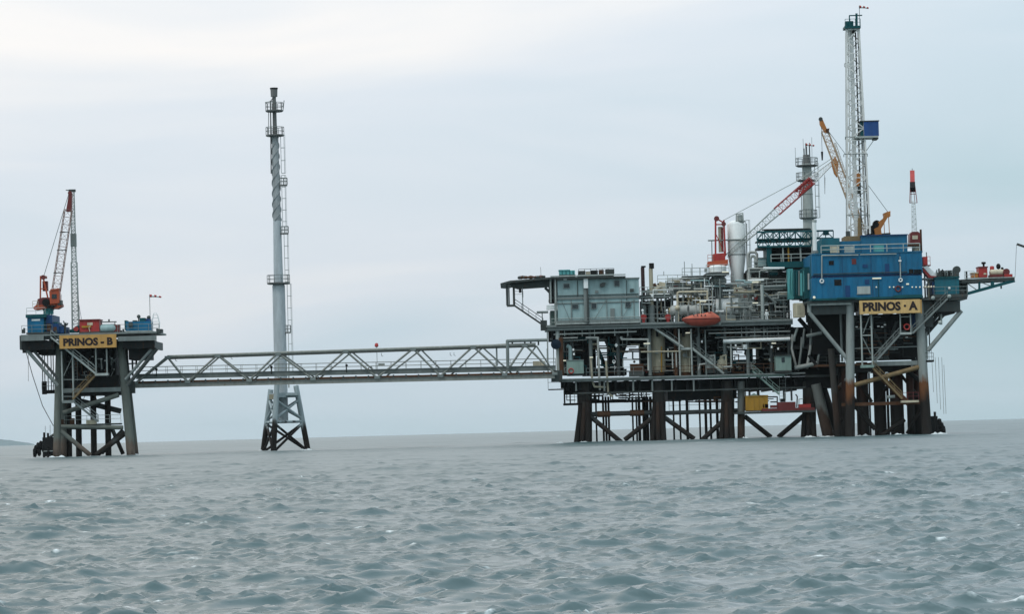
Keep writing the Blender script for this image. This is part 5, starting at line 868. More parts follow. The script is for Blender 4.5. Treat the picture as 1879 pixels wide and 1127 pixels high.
# ------------------------------------------------------------------ second stack behind
def vent_tower():
    Y = 24.0; t = T('vent_tower', 'grey vent stack with ring platforms behind the teal pipe rack', 'vent stack', (1486, 592, Y)); X = W(1482, 360, Y).x; z = lambda y: W(1482, y, Y).z; C = lambda y: Vector((X, Y, z(y))); t.add('stack', MB().lathe(C(592), [(.85, 0), (.85, z(400)-z(592)), (.75, z(330)-z(592)), (.72, z(300)-z(592))], 'Z', 18), 'steel_light'); t.add('tip', MB().tube(C(300), C(284), .6, .55, 14), 'flare_sooty')
    for dx, y in ((-.35, 272), (.05, 268), (.5, 262)): t.add('vent_pipe', MB().tube(C(300)+Vector((dx, 0, 0)), C(y)+Vector((dx, 0, 0)), .09, n=6), 'steel_dark')
    t.add('lightning_rod', MB().tube(C(300)+Vector((.85, 0, 0)), C(252)+Vector((.9, 0, 0)), .03, n=4).tube(C(300)+Vector((-1.7, 0, 0)), C(270)+Vector((-1.7, 0, 0)), .03, n=4).tube(C(300)+Vector((-.4, 0, 0)), C(254)+Vector((-.45, 0, 0)), .03, n=4), 'steel')
    for y, r in ((303, 1.75), (330, 1.7), (399, 1.4)):
        o = t.add('platform', MB().lathe(C(y), [(r*.85, -.25), (r, -.1), (r, 0)], 'Z', 12), 'flare_sooty' if y < 340 else 'steel'); t.add('platform_rail', MB().rail([C(y)+Vector((r*.97*math.cos(i*math.pi/5), r*.97*math.sin(i*math.pi/5), 0)) for i in range(11)], r=.05, sp=1), 'steel', o)
    t.add('caged_ladder', MB().ladder(C(400)+Vector((1.2, 0, 0)), C(300)+Vector((1.2, 0, 0)), side=Vector((0, 1, 0)), out=Vector((1, 0, 0))), 'steel_light'); t.add('side_pipe', MB().path([C(330)+Vector((-1, -.2, 0)), C(400)+Vector((-1, -.2, 0))], .06), 'steel')
    for y in (357, 385): t.add('band', MB().lathe(C(y), [(.84, 0), (.84, .1)], 'Z', 16), 'steel')
    windsock('red and white windsock on top of the grey vent stack', (1479, 300, Y-.5), (1478.5, 265, Y-.5), 17)
vent_tower()

# ------------------------------------------------------------------ drilling platform A (right)
AF, AB = -8.0, 12.0
def alpha():
    t = T('drilling_platform', 'right hand drilling platform jacket with rust stained legs under the blue modules', 'platform', (1620, 800, 2))
    def leg(x0, y0, x1, y1, Y, r, mat='leg_grey', nm='leg', r2=None):
        a, b = W(x0, y0, Y), W(x1, y1, Y); b = a+(b-a)*((a.z+3)/(a.z-b.z)); t.add(nm, MB().tube(a, b, r, r2 or r, 14), mat)
    leg(1560, 552, 1560, 800, AF+1.5, .58, r2=.72); leg(1686, 552, 1701, 800, AF+1.5, .62, r2=.75); leg(1532, 560, 1537, 800, AB-3, .6); leg(1672, 560, 1690, 800, AB-3, .6, 'conductor_dark'); leg(1525, 640, 1538, 800, AF+6, .5, 'leg_rusty')
    for x, Y, r in ((1583, 0, .85), (1614, 0, .9), (1645, -1, 1.0), (1670, -2, .55), (1546, 5, .6), (1549, -1, .35), (1675, 4, .7), (1684, 1, .6)):
        a = W(x-2, 665, Y); b = Vector((a.x+.05, Y, -3)); t.add('conductor', MB().tube(a, b, r, n=12), random.choice(['conductor_rust', 'conductor_dark']))
    # decks
    t.box('upper_deck', 1480, 549, 1775, 553, AF+.3, AB+3, 'steel_dark'); t.box('deck_girder', 1486, 553.2, 1562, 560, AF+.6, AF+1.1, 'steel_light'); t.box('deck_girder', 1488, 560, 1560, 577, AF+1.4, AF+2, 'steel_dark'); t.box('deck_girder', 1692, 553, 1712, 600, AF+1.4, AF+2, 'steel_dark')
    for x in range(1492, 1770, 26): t.add('deck_joist', MB().pbox(x, 554, x+4, 572, AF+2, AB+2), 'shade_steel')
    t.box('underdeck_shade_fill', 1560, 577, 1684, 660, 2, 10, 'black'); t.box('underdeck_shade_fill', 1490, 576, 1556, 650, 4, 11, 'black'); t.box('side_deck', 1712, 540, 1776, 546, AF+.2, AB, 'steel_dark'); t.box('side_deck', 1716, 546.5, 1770, 551, AF+.5, AB-1, 'steel'); t.box('side_hull', 1714, 553, 1762, 572, AF+1, AB-4, 'steel_dark'); t.box('side_hull', 1716, 572, 1752, 576, AF+1.3, AB-5, 'black')  # the two black boxes are painted shade filling the space below the deck
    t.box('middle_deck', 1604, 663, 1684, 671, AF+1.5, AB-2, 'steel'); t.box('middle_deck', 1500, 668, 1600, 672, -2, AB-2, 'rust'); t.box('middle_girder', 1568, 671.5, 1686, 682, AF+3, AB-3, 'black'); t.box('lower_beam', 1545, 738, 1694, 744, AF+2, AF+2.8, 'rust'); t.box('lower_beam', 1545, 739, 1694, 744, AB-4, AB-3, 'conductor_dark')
    t.tube('brace', [(1568, 707, AF+1.4), (1686, 674, AF+1.4)], .34, 'rust_gold'); t.tube('brace', [(1604, 680, AF+3), (1668, 742, AF+3)], .4, 'rust'); t.tube('brace', [(1690, 700, AF+5), (1662, 680, AF+5)], .35, 'shade_steel'); t.tube('brace', [(1566, 742, AF+4), (1606, 788, AF+4)], .34, 'conductor_dark'); t.tube('brace', [(1660, 770, AF+4), (1618, 800, AF+4)], .34, 'conductor_dark'); t.tube('brace', [(1530, 720, AB-4), (1560, 690, AF+3)], .28, 'leg_grey')
    t.tube('knee_brace', [(1485, 574, AF+1.2), (1557, 662, AF+1.5)], .3, 'leg_grey'); t.tube('knee_brace', [(1466, 585, AB-4), (1532, 660, AB-3)], .34, 'shade_steel'); t.tube('knee_brace', [(1484, 652, 2), (1504, 678, 2)], .24, 'shade_steel'); t.tube('knee_brace', [(1485, 553, AF+1.2), (1485, 574, AF+1.2)], .3, 'leg_grey')
    t.tube('knee_brace', [(1764, 570, AF+1.5), (1702, 644, AF+1.6)], .33, 'leg_grey'); t.tube('knee_brace', [(1735, 573, AB-4), (1694, 620, AB-4)], .3, 'brace_dark'); t.tube('knee_brace', [(1724, 573, AF+3), (1696, 610, AF+3)], .26, 'brace_dark')
    t.post('column', 1544, 577, 664, AF+4, .18, 'steel'); t.post('column', 1700, 580, 660, AF+4, .14, 'steel_light'); t.post('column', 1705, 580, 640, AB-6, .1, 'steel')
    for a, b, Yb in (((1570, 690), (1600, 738), AF+6), ((1640, 690), (1610, 738), AF+6), ((1650, 684), (1686, 730), AF+7), ((1545, 690), (1572, 740), AF+8), ((1690, 750), (1664, 796), AF+5), ((1556, 750), (1530, 796), AF+8), ((1690, 745), (1700, 796), AF+7)): t.tube('brace', [(*a, Yb), (*b, Yb)], .22, 'conductor_dark')
    for x in (1573, 1596, 1606, 1629, 1655, 1668, 1678): t.post('riser', x, 672, 800, random.uniform(-2, 5), random.uniform(.1, .2), 'conductor_dark')
    # stair tower on the near face
    for x in (1581, 1600): t.post('stair_post', x, 577, 674, AF+.6, .13, 'steel_light')
    for y in (616, 674): t.tube('stair_rung', [(1582, y, AF+.6), (1601, y-.5, AF+.6)], .09, 'steel_light')
    t.tube('stair_rung', [(1584, 612, AF+.6), (1596, 580, AF+.6)], .08, 'steel'); t.tube('stair_rung', [(1583, 620, AF+.6), (1598, 650, AF+.6)], .08, 'steel'); t.box('stair_landing', 1580, 670, 1604, 675, AF+.2, AF+1.6, 'green_box')
    for x in (1652, 1671): t.post('stair_post', x, 576, 612, AF+.5, .1, 'steel_light')
    t.box('stair_landing', 1651, 610, 1673, 614, AF+.1, AF+1.5, 'steel_light'); t.tube('stair_rung', [(1652, 582, AF+.5), (1671, 581, AF+.5)], .06, 'steel_light'); t.add('stair', MB().stair((1604, 666, AF+.8), (1651, 614, AF+.8)), 'steel'); t.add('stair', MB().stair((1674, 612, AF+.6), (1738, 548, AF+.6)), 'steel'); t.add('stair', MB().stair((1602, 676, AF+.8), (1655, 732, AF+.8)), 'rust_gold'); t.box('stair_landing', 1654, 735, 1686, 739, AF+.4, AF+1.8, 'cream'); t.add('handrail', MB().rail([(1656, 735, AF+.4), (1686, 734, AF+.4)], sp=.8), 'dark_red')
    t.tube('mid_rail', [(1568, 640, AF+1.6), (1686, 636, AF+1.6)], .08, 'steel'); t.tube('inner_brace', [(1600, 600, AF+5), (1630, 660, AF+5)], .18, 'steel_dark'); t.tube('inner_brace', [(1645, 590, AF+5), (1622, 660, AF+5)], .22, 'steel_dark'); t.tube('inner_brace', [(1624, 590, AF+5), (1626, 660, AF+5)], .16, 'steel_dark'); t.box('blue_tank', 1674, 578, 1690, 600, AF+3, AF+6, 'blue_dark'); t.add('life_ring', MB().ring((1664, 600, AF+.2), .4, .1, 'Y', 12), 'red'); t.tube('pale_pipe', [(1628, 729, AF+2), (1642, 728, AF+2)], .22, 'steel_light')
    t.box('side_landing', 1696, 661, 1714, 664.5, AF+1, AF+4, 'black'); t.add('handrail', MB().rail([(1697, 662, AF+1), (1713, 661, AF+1)], sp=.6), 'steel_dark')
    for x, y0, y1 in ((1709, 680, 720), (1716, 676, 740), (1722, 676, 752), (1728, 676, 760), (1732, 690, 760)): t.tube('hanging_line', [(x, y0-38 if x < 1712 else y0-20, AF+2), (x+4, y1, AF+2)], .028, 'wire', n=4)
    t.box('beige_locker', 1458, 556, 1477, 582, AF+6, AF+9, 'cream'); t.box('locker_door', 1463, 560, 1470, 578, AF+5.94, AF+6, 'tan_pipe')
    for i in range(34): t.add('pipe', rnd_pipe(1565, 580, 1680, 658, AF+4, -.5, .05, .12), random.choice(['steel_dark', 'steel', 'shade_steel', 'rust']))
    for x, y in ((1580, 601), (1598, 600), (1612, 599), (1624, 596), (1619, 600), (1596, 684), (1627, 684), (1674, 672), (1664, 619), (1572, 600)): t.box('lamp', x-2, y-1, x+2, y+1, AF+2, AF+2.3, 'white')
    for x, y in ((1712, 545), (1742, 542), (1725, 590)): t.add('valve', MB().ball((x, y+2, AF), .3), 'steel_light')
    t.add('handrail', MB().rail([(1714, 541, AF+.3), (1775, 539, AF+.3)]), 'steel'); t.post('drain_pipe', 1727, 574, 596, AF+2, .16, 'steel_light'); t.add('handrail', MB().rail([(1500, 670, -2), (1550, 668, -2)]), 'steel_dark')
    b = T('boat_landing', 'black fendered boat landing at the waterline right of the drilling platform', 'boat landing', (1715, 795, AF+3)); b.box('frame', 1704, 764, 1721, 800, AF+2, AF+6, 'black'); b.post('fender_post', 1716, 756, 800, AF+2, .18, 'black')
    for i, (x, y) in enumerate(((1724, 778), (1728, 785), (1731, 791), (1722, 788), (1712, 775))): b.add('tyre_fender', MB().ring((x, y, AF+2.4+.1*i), .55, .28, 'X', 10), 'black')
    b.add('rubber_block', MB().prism([(1718, 772), (1724, 775), (1732, 789), (1733, 797), (1718, 797)], AF+2.6, AF+5), 'black')
    s = T('name_board', 'yellow name board reading PRINOS · A below the blue module', 'sign', (1634, 577, AF-.4)); s.add('board', MB().pbox(1577, 550.5, 1689, 575.5, AF-.45, AF-.3), 'sign_tan'); s.add('lettering', text_mb('PRINOS · A', 1583, 553.8, 1684, 570.5, AF-.453), 'lettering'); s.box('edge_strip', 1689.3, 550, 1691.5, 575.5, AF-.42, AF-.28, 'sign_yellow'); [s.box('bracket', x, 552, x+2, 573, AF-.3, AF+.6, 'steel') for x in (1590, 1672)]
alpha()
def blue_module():
    Y = AF
    t = T('blue_module', 'big bright blue two storey drilling module above the PRINOS A board', 'module', (1590, 549, 2)); t.box('upper_wall', 1490, 465, 1692.5, 503.5, Y, 8, 'blue'); t.box('lower_wall', 1490, 508, 1692.5, 548, Y, 8, 'blue'); t.box('joint_beam', 1491, 503.5, 1692, 508, Y+.25, 7.9, 'blue_dark'); t.box('base_beam', 1489, 545.6, 1694, 549.4, Y-.12, 8.1, 'teal'); t.box('roof', 1489.5, 463, 1693, 465.2, Y-.1, 8.1, 'blue_top')
    for x in (1545, 1598, 1650): t.box('panel_seam', x, 466, x+.8, 503, Y-.03, Y+.02, 'blue_dark'); t.box('panel_seam', x+3, 509, x+3.8, 545, Y-.03, Y+.02, 'blue_dark')
    for k in range(18): x = 1497+k*11; t.box('wall_rib', x, 466, x+.9, 503, Y-.05, Y+.02, 'blue'); t.box('wall_rib', x, 508.5, x+.9, 545, Y-.05, Y+.02, 'blue')
    for x0, y0, x1, y1, mt in ((1521, 478.5, 1530, 486.5, 'black'), (1563, 475, 1571, 485, 'dark_red'), (1531, 513, 1544, 524, 'black'), (1587, 513, 1595, 522, 'blue_dark'), (1668, 494, 1676, 502, 'black')): t.box('hatch', x0, y0, x1, y1, Y-.06, Y+.02, mt)
    for k in range(5): t.box('louvre', 1677, 494.5+k*1.7, 1691, 495.6+k*1.7, Y-.1, Y+.02, 'black')
    t.box('lamp', 1601, 509.6, 1617, 512, Y-.22, Y-.04, 'lamp'); t.box('lamp', 1663, 520, 1668, 522.5, Y-.2, Y-.04, 'lamp')
    t.box('grey_board', 1573, 525.5, 1597, 539, Y-.12, Y-.02, 'steel_light'); t.box('board_frame', 1572, 539, 1598, 540.4, Y-.13, Y-.02, 'steel')
    for x in (1608, 1632.5, 1640, 1656, 1674, 1681, 1688): t.add('bulkhead_lamp', MB().ball((x, 527, Y-.12), .11, 8, 5), 'lamp')
    t.box('door', 1551, 524, 1560, 545.4, Y-.07, Y+.02, 'blue_dark'); t.box('door', 1624, 484, 1632, 503, Y-.07, Y+.02, 'blue_dark'); t.box('cable_tray', 1492, 500.5, 1665, 501.8, Y-.16, Y-.05, 'steel_dark'); t.tube('conduit', [(1612, 513, Y-.08), (1612, 545, Y-.08)], .05, 'teal'); t.box('vent', 1583, 485, 1592, 491, Y-.12, Y+.02, 'blue_dark')
    t.add('life_ring', MB().ring((1648, 530, Y-.12), .38, .1, 'Y', 12), 'dark_red'); t.box('duct', 1536, 546, 1570, 548.4, Y-.35, Y-.13, 'teal'); t.box('low_locker', 1640, 541, 1692, 547, Y-.5, Y-.13, 'teal')
    t.add('white_drop_pipe', MB().path([(1575, 468, Y-.2), (1508, 469, Y-.2), (1508, 514, Y-.2)], .085), 'steel_light'); t.add('pipe_end_ring', MB().ring((1508, 516, Y-.2), .26, .1, 'Y', 10), 'white'); t.add('white_drop_pipe', MB().path([(1578, 467.5, Y-.2), (1645, 466, Y-.2)], .07), 'steel_light'); t.add('white_drop_pipe', MB().path([(1651.5, 471, Y-.2), (1652.5, 511, Y-.2)], .085), 'steel_light'); t.add('pipe_end_ring', MB().ring((1652.5, 514, Y-.2), .24, .1, 'Y', 10), 'white'); t.box('pipe_flange', 1649, 477, 1654, 480, Y-.35, Y-.05, 'white'); t.add('corner_lamp', MB().ball((1494, 546, Y-.3), .2), 'lamp')
    # setback upper storey
    t.box('upper_block', 1581, 432, 1665, 463, Y+3, 7, 'blue_top'); t.box('upper_block', 1508, 437, 1541, 463, Y+3, 6, 'teal_blue' if 'teal_blue' in MAT else 'blue_top'); t.box('upper_block', 1541, 442.5, 1581, 463, Y+3.4, 6, 'blue_top'); t.add('walkway_rail', MB().rail([(1507, 466, Y+.2), (1688, 461, Y+.2)], h=1.15, sp=2.3, r=.07), 'steel_light'); t.box('roof_edge', 1580, 430.5, 1666, 432.2, Y+2.8, 7.2, 'blue_dark')
    for x0, y0, x1, y1, mt in ((1524, 452, 1540, 455, 'cream'), (1550, 452, 1566, 455, 'steel_light'), (1604, 450, 1622, 453, 'teal_light')): t.box('roof_locker', x0, y0, x1, y1+9, Y+1.2, Y+2, mt)
    # left side wall with pipes
    for k in range(7): t.add('side_pipe', MB().tube((1489, 470, Y+2+k*2), (1489, 545, Y+2+k*2), .18), ['teal', 'teal_light', 'steel', 'teal', 'steel_light', 'teal', 'teal_light'][k])
    t.box('side_annex', 1458, 495, 1476, 548, Y+9, Y+15, 'teal'); t.box('side_annex', 1476.5, 490, 1489, 548, Y+4, Y+14, 'teal'); t.box('side_panel', 1447, 493, 1456, 549, Y+10, Y+13, 'teal_light')
    for k in range(9): x = 1449+k*4.4; t.add('side_tube', MB().path([(x, 496+random.uniform(0, 6), Y+8.6-k*.6), (x+random.uniform(-1, 1), 545-random.uniform(0, 14), Y+8.6-k*.6)], random.uniform(.1, .22)), random.choice(['teal_light', 'steel_light', 'teal', 'steel']))
    w = T('white_vent_post', 'white capped vent pipe standing at the left corner of the blue module', 'vent pipe', (1495, 465, Y+1)); w.post('pipe', 1494.8, 408, 465, Y+1, .3, 'white', n=14); w.post('cap', 1494.5, 403.5, 408, Y+1, .33, 'steel_light', n=14); w.post('flange', 1496, 460, 464.8, Y+1, .45, 'steel', n=14)
paint('teal_blue', (0.012, 0.13, 0.17), rough=.5, rust=.08)
blue_module()
def pipe_rack():
    Y = 6.0; t = T('pipe_rack', 'dark teal truss pipe rack left of the blue module', 'pipe rack', (1445, 500, 10))
    def truss(y0, y1, x0, x1, Ya, nm, mt, n):
        m = MB(); a0, a1, b0, b1 = W(x0, y0, Ya), W(x1, y0-(x1-x0)*.02, Ya), W(x0, y1, Ya), W(x1, y1-(x1-x0)*.02, Ya); m.beam(a0, a1, .22, .26); m.beam(b0, b1, .22, .26)
        for i in range(n+1):
            f = i/n; m.beam(a0.lerp(a1, f), b0.lerp(b1, f), .13, .13)
            if i < n: g = (i+1)/n; m.beam(a0.lerp(a1, f if i % 2 else g), b0.lerp(b1, g if i % 2 else f), .13, .13)
        t.add(nm, m, mt)
    for Ya in (Y, Y+7): truss(426, 440, 1389, 1529 if Ya > 7 else 1490, Ya, 'truss', 'teal', 10); truss(441, 453, 1390, 1489, Ya, 'lower_truss', 'teal', 10)
    for i in range(11): x = 1389.5+i*10; t.beam('cross_tie', (x, 440-i*.25, Y), (x, 440-i*.25, Y+7), .15, .15, 'teal')
    t.box('shade_floor', 1391, 439, 1489, 441, Y+.5, Y+7, 'shade_steel'); t.box('lower_floor', 1391, 451.5, 1489, 455, Y+.3, Y+7, 'steel_dark'); t.box('rear_wall', 1410, 455, 1489, 481, Y+5.5, Y+7, 'black'); t.box('end_wall', 1407, 453, 1416, 488, Y+.2, Y+7, 'teal'); t.box('base_beam', 1410, 480, 1489, 491, Y-.3, Y+.1, 'teal'); t.box('base_floor', 1408, 488, 1489, 494, Y+.2, Y+7, 'black'); t.add('handrail', MB().rail([(1415, 481, Y-.2), (1489, 479, Y-.2)], r=.06), 'steel_light')
    for x in (1437, 1469, 1447): t.post('post', x, 454, 481, Y+.3, .12, 'steel_light' if x != 1447 else 'yellow')
    for x in (1414, 1446, 1480): t.post('leg', x, 490, 592, Y+2, .22, 'steel_dark')
    t.box('engine_block', 1412, 493, 1427, 505, Y+1, Y+4, 'teal'); t.box('rear_locker', 1511, 422, 1521, 431, Y+7.4, Y+8.4, 'teal'); t.add('drill_pipe', MB().tube((1400, 421.5, Y+2), (1486, 419.5, Y+2), .09).tube((1398, 422, Y+3), (1488, 420, Y+3), .09).tube((1402, 423, Y+4), (1488, 421, Y+4), .1), 'steel_dark')
pipe_rack()
def derrick():
    Y = -1.0; t = T('drilling_mast', 'tall white lattice drilling mast rising from the blue module roof', 'drilling mast', (1575, 442, Y))
    def c(x, y, dy): return W(x, y, Y+dy)
    def corner(f): # left, right edges down the mast
        return 1555.5-2.5*f, 1597-21*f, 440-388*f, 1.6-.75*f
    m = [MB() for _ in range(4)]; n = 17; prev = None; lac = MB(); pan = MB()
    for i in range(n+1):
        f = i/n; xl, xr, y, hw = corner(f); P = [c(xl, y, -hw), c(xr, y, -hw), c(xr, y, hw), c(xl, y, hw)]
        for k in range(4):
            lac.beam(P[k], P[(k+1) % 4], .12, .12)
            if prev: m[k].beam(prev[k], P[k], .27, .27); a, b = (prev[k], P[(k+1) % 4]) if i % 2 else (prev[(k+1) % 4], P[k]); lac.beam(a, b, .15, .15)
        prev = P
    [t.add('mast_leg', q, 'mast_white') for q in m]; t.add('lacing', lac, 'mast_white')
    for i in range(n):                                     # back cladding and guide tracks that make the mast read solid white
        f = i/n; g = (i+1)/n; xl, xr, y, hw = corner(f); xl2, xr2, y2, _ = corner(g)
        pan.beam(c(xl+(xr-xl)*.36, y, .3), c(xl2+(xr2-xl2)*.40, y2, .3), .62, .3); pan.beam(c(xl+(xr-xl)*.13, y, .6), c(xl2+(xr2-xl2)*.16, y2, .6), .2, .16)
    t.add('guide_track', pan, 'white'); m = MB(); xl, xr, y, hw = corner(0); xl2, xr2, y2, _ = corner(1)
    m.beam(c(xl+(xr-xl)*.62, y, -.3), c(xl2+(xr2-xl2)*.72, y2, -.2), .2, .26); t.add('hydraulic_line', m, 'steel_dark'); m = MB().beam(c(xl+(xr-xl)*.8, y, .8), c(xl2+(xr2-xl2)*.95, y2, .4), .3, .2); t.add('guide_track', m, 'mast_white')
    t.add('caged_ladder', MB().ladder(c(1553, 436, -.3), c(1551.5, 60, -.3), cage=False, side=Vector((0, 1, 0))), 'steel'); t.add('travelling_block', MB().prism([(1573, 318), (1578, 316), (1579, 330), (1576, 342), (1572, 340)], Y-.6, Y+.3), 'crane_yellow'); t.add('hook', MB().tube(c(1575.5, 342, -.2), c(1576, 356, -.2), .2), 'steel_dark'); t.add('hose_reel', MB().ring(c(1554.5, 119, -.6), .42, .05, 'Y', 12), 'steel_light')
    for y, e in ((288, 6), (256, 3), (400, 2)): f = (440-y)/388; xl, xr, yy, hw = corner(f); t.add('girt', MB().rail([c(xl-e, y, -hw-.1), c(xr+e*.5, y, -hw-.1)], h=.4, sp=2, mid=False, r=.06), 'steel')
    t.add('rotary_table', MB().pbox(1550, 433, 1602, 443, Y-2.4, Y+2.4), 'rust_gold'); t.add('base_pin', MB().pbox(1553, 424, 1560, 434, Y-2, Y-1), 'steel_dark'); t.add('blowout_stack', MB().tube(c(1578, 440, -1.8), c(1577, 400, -1.8), .35, .25), 'rust_gold')
    # crown
    t.box('crown_platform', 1550, 46.5, 1579.5, 51, Y-1.4, Y+1.4, 'teal'); t.add('crown_rail', MB().rail([(1551, 47, Y-1.3), (1579, 46.5, Y-1.3)], h=1, sp=.7), 'teal'); t.add('crown_frame', MB().beam((1559, 47, Y), (1558.5, 28, Y), .16, .16).beam((1558, 28, Y), (1582, 27.5, Y), .14, .16).beam((1572, 47, Y), (1571.5, 24, Y), .3, .3), 'teal'); t.box('crown_block', 1552, 38, 1566, 46.4, Y-.8, Y+.8, 'teal'); t.box('crown_beam', 1556, 51.2, 1576, 54.5, Y-.9, Y+.9, 'white'); t.add('crown_sheave', MB().lathe(W(1567, 57, Y-.9), [(.28, 0), (.28, .5)], 'Y', 12), 'black'); t.add('tong_line', MB().path([c(1574, 60, -.8), c(1576, 84, -.8)], .05, 5).ball(c(1576.3, 86, -.8), .2), 'steel_dark')
    windsock('red and white windsock at the very top of the drilling mast', (1577.8, 47, Y-.4), (1577.5, 12, Y-.4), 17)
    b = T('racking_board', 'blue sheeted racking board box hung on the drilling mast', 'racking board', (1595, 254, Y)); b.box('sheet_wall', 1585.5, 222, 1612.5, 249, Y-1.6, Y+1.6, 'sheet_blue'); b.box('frame_post', 1579, 222, 1585.3, 249, Y-1.2, Y+1.2, 'teal'); b.box('floor', 1569, 249.2, 1612, 252.5, Y-1.7, Y+1.7, 'steel_light'); b.box('top_rail', 1578, 220.6, 1613.5, 222.2, Y-1.7, Y+1.7, 'steel_dark'); b.tube('stay', [(1606, 253, Y-1.2), (1590, 276, Y-.9)], .05, 'steel_light'); b.box('walkway', 1604, 252.7, 1612, 254.6, Y-1.5, Y+1.5, 'steel_dark')
    p = T('standpipe', 'long black standpipe beside the drilling mast below the racking board', 'pipe', (1597, 432, Y)); a, q = W(1595.5, 433, Y-1.4), W(1586.5, 253, Y-1.2); p.add('pipe', MB().tube(a, q, .22, .18, 10), 'black'); p.add('clamp', MB().ball(a.lerp(q, .44), .25), 'steel_light'); p.add('foot', MB().box(a+Vector((-.4, -.4, -.2)), a+Vector((.4, .4, .3))), 'black')
    # yellow crane on the module roof
    C = T('roof_crane', 'mustard orange crane on the blue roof with pale lattice boom behind the mast', 'crane', (1612, 432, 4)); Yc = 3.0; C.add('turntable', MB().prism([(1592, 430), (1634, 427), (1634, 432), (1592, 434)], Yc-1.2, Yc+1.2), 'steel_dark'); C.add('machinery', MB().prism([(1594, 418), (1602, 412), (1612, 415), (1616, 430), (1594, 432)], Yc-1.1, Yc+1.1), 'black'); C.add('winch_drum', MB().lathe((1609, 410, Yc-1), [(.5, 0), (.5, 1.6)], 'Y', 12), 'black'); m = MB()
    for dy in (-.9, .9): m.beam((1607, 430, Yc+dy), (1630, 390, Yc+dy), .3, .55); m.beam((1630, 390, Yc+dy), (1632, 428, Yc+dy), .1, .1); m.beam((1622, 404, Yc+dy), (1623, 428, Yc+dy), .1, .1); m.beam((1612, 410, Yc+dy), (1626, 400, Yc+dy), .2, .4)
    C.add('gantry', m, 'crane_yellow'); C.add('gantry_head', MB().prism([(1622, 391), (1634, 387), (1634, 397), (1624, 400)], Yc-1, Yc+1), 'crane_yellow'); C.add('cab', MB().prism([(1604, 420), (1616, 414), (1618, 430), (1606, 431)], Yc-1.5, Yc-1.12), 'crane_yellow'); p, q = W(1584, 430, Yc), W(1513, 240, Yc+2); tip = W(1507, 219, Yc+2.2)
    C.add('boom', MB().lattice(p, q, 1.0, .95, 20, .07, .035), 'boom_tan'); C.add('boom_head', MB().prism([(1504, 216), (1508, 215), (1519, 240), (1521, 243), (1514, 243), (1505, 228)], Yc+1.6, Yc+2.6), 'crane_yellow'); C.add('boom_tip_sheave', MB().lathe((1506, 218, Yc+1.5), [(.3, 0), (.3, .4)], 'Y', 10), 'steel_dark'); C.add('side_block', MB().prism([(1516, 236), (1522, 235), (1521, 242), (1517, 243)], Yc+1.2, Yc+1.6), 'rust'); C.add('boom_brace', MB().lattice(W(1588, 428, Yc), W(1532, 262, Yc+1.5), .3, .25, 14, .04, .025), 'mast_white')
    for dy in (-.4, .4): C.add('pendant_rope', MB().tube((1630, 390, Yc+dy), (1517, 236, Yc+2+dy*.5), .04, n=4), 'steel')
    C.add('hoist_rope', MB().tube((1507, 228, Yc+2), (1508.5, 278, Yc+2), .035, n=4), 'wire'); C.add('hook_block', MB().tube((1508.4, 278, Yc+2), (1508.8, 294, Yc+2), .17, .1), 'black'); C.add('hoist_rope', MB().tube((1513, 320, Yc+1), (1513.5, 356, Yc+1), .03, n=4), 'wire')
derrick()
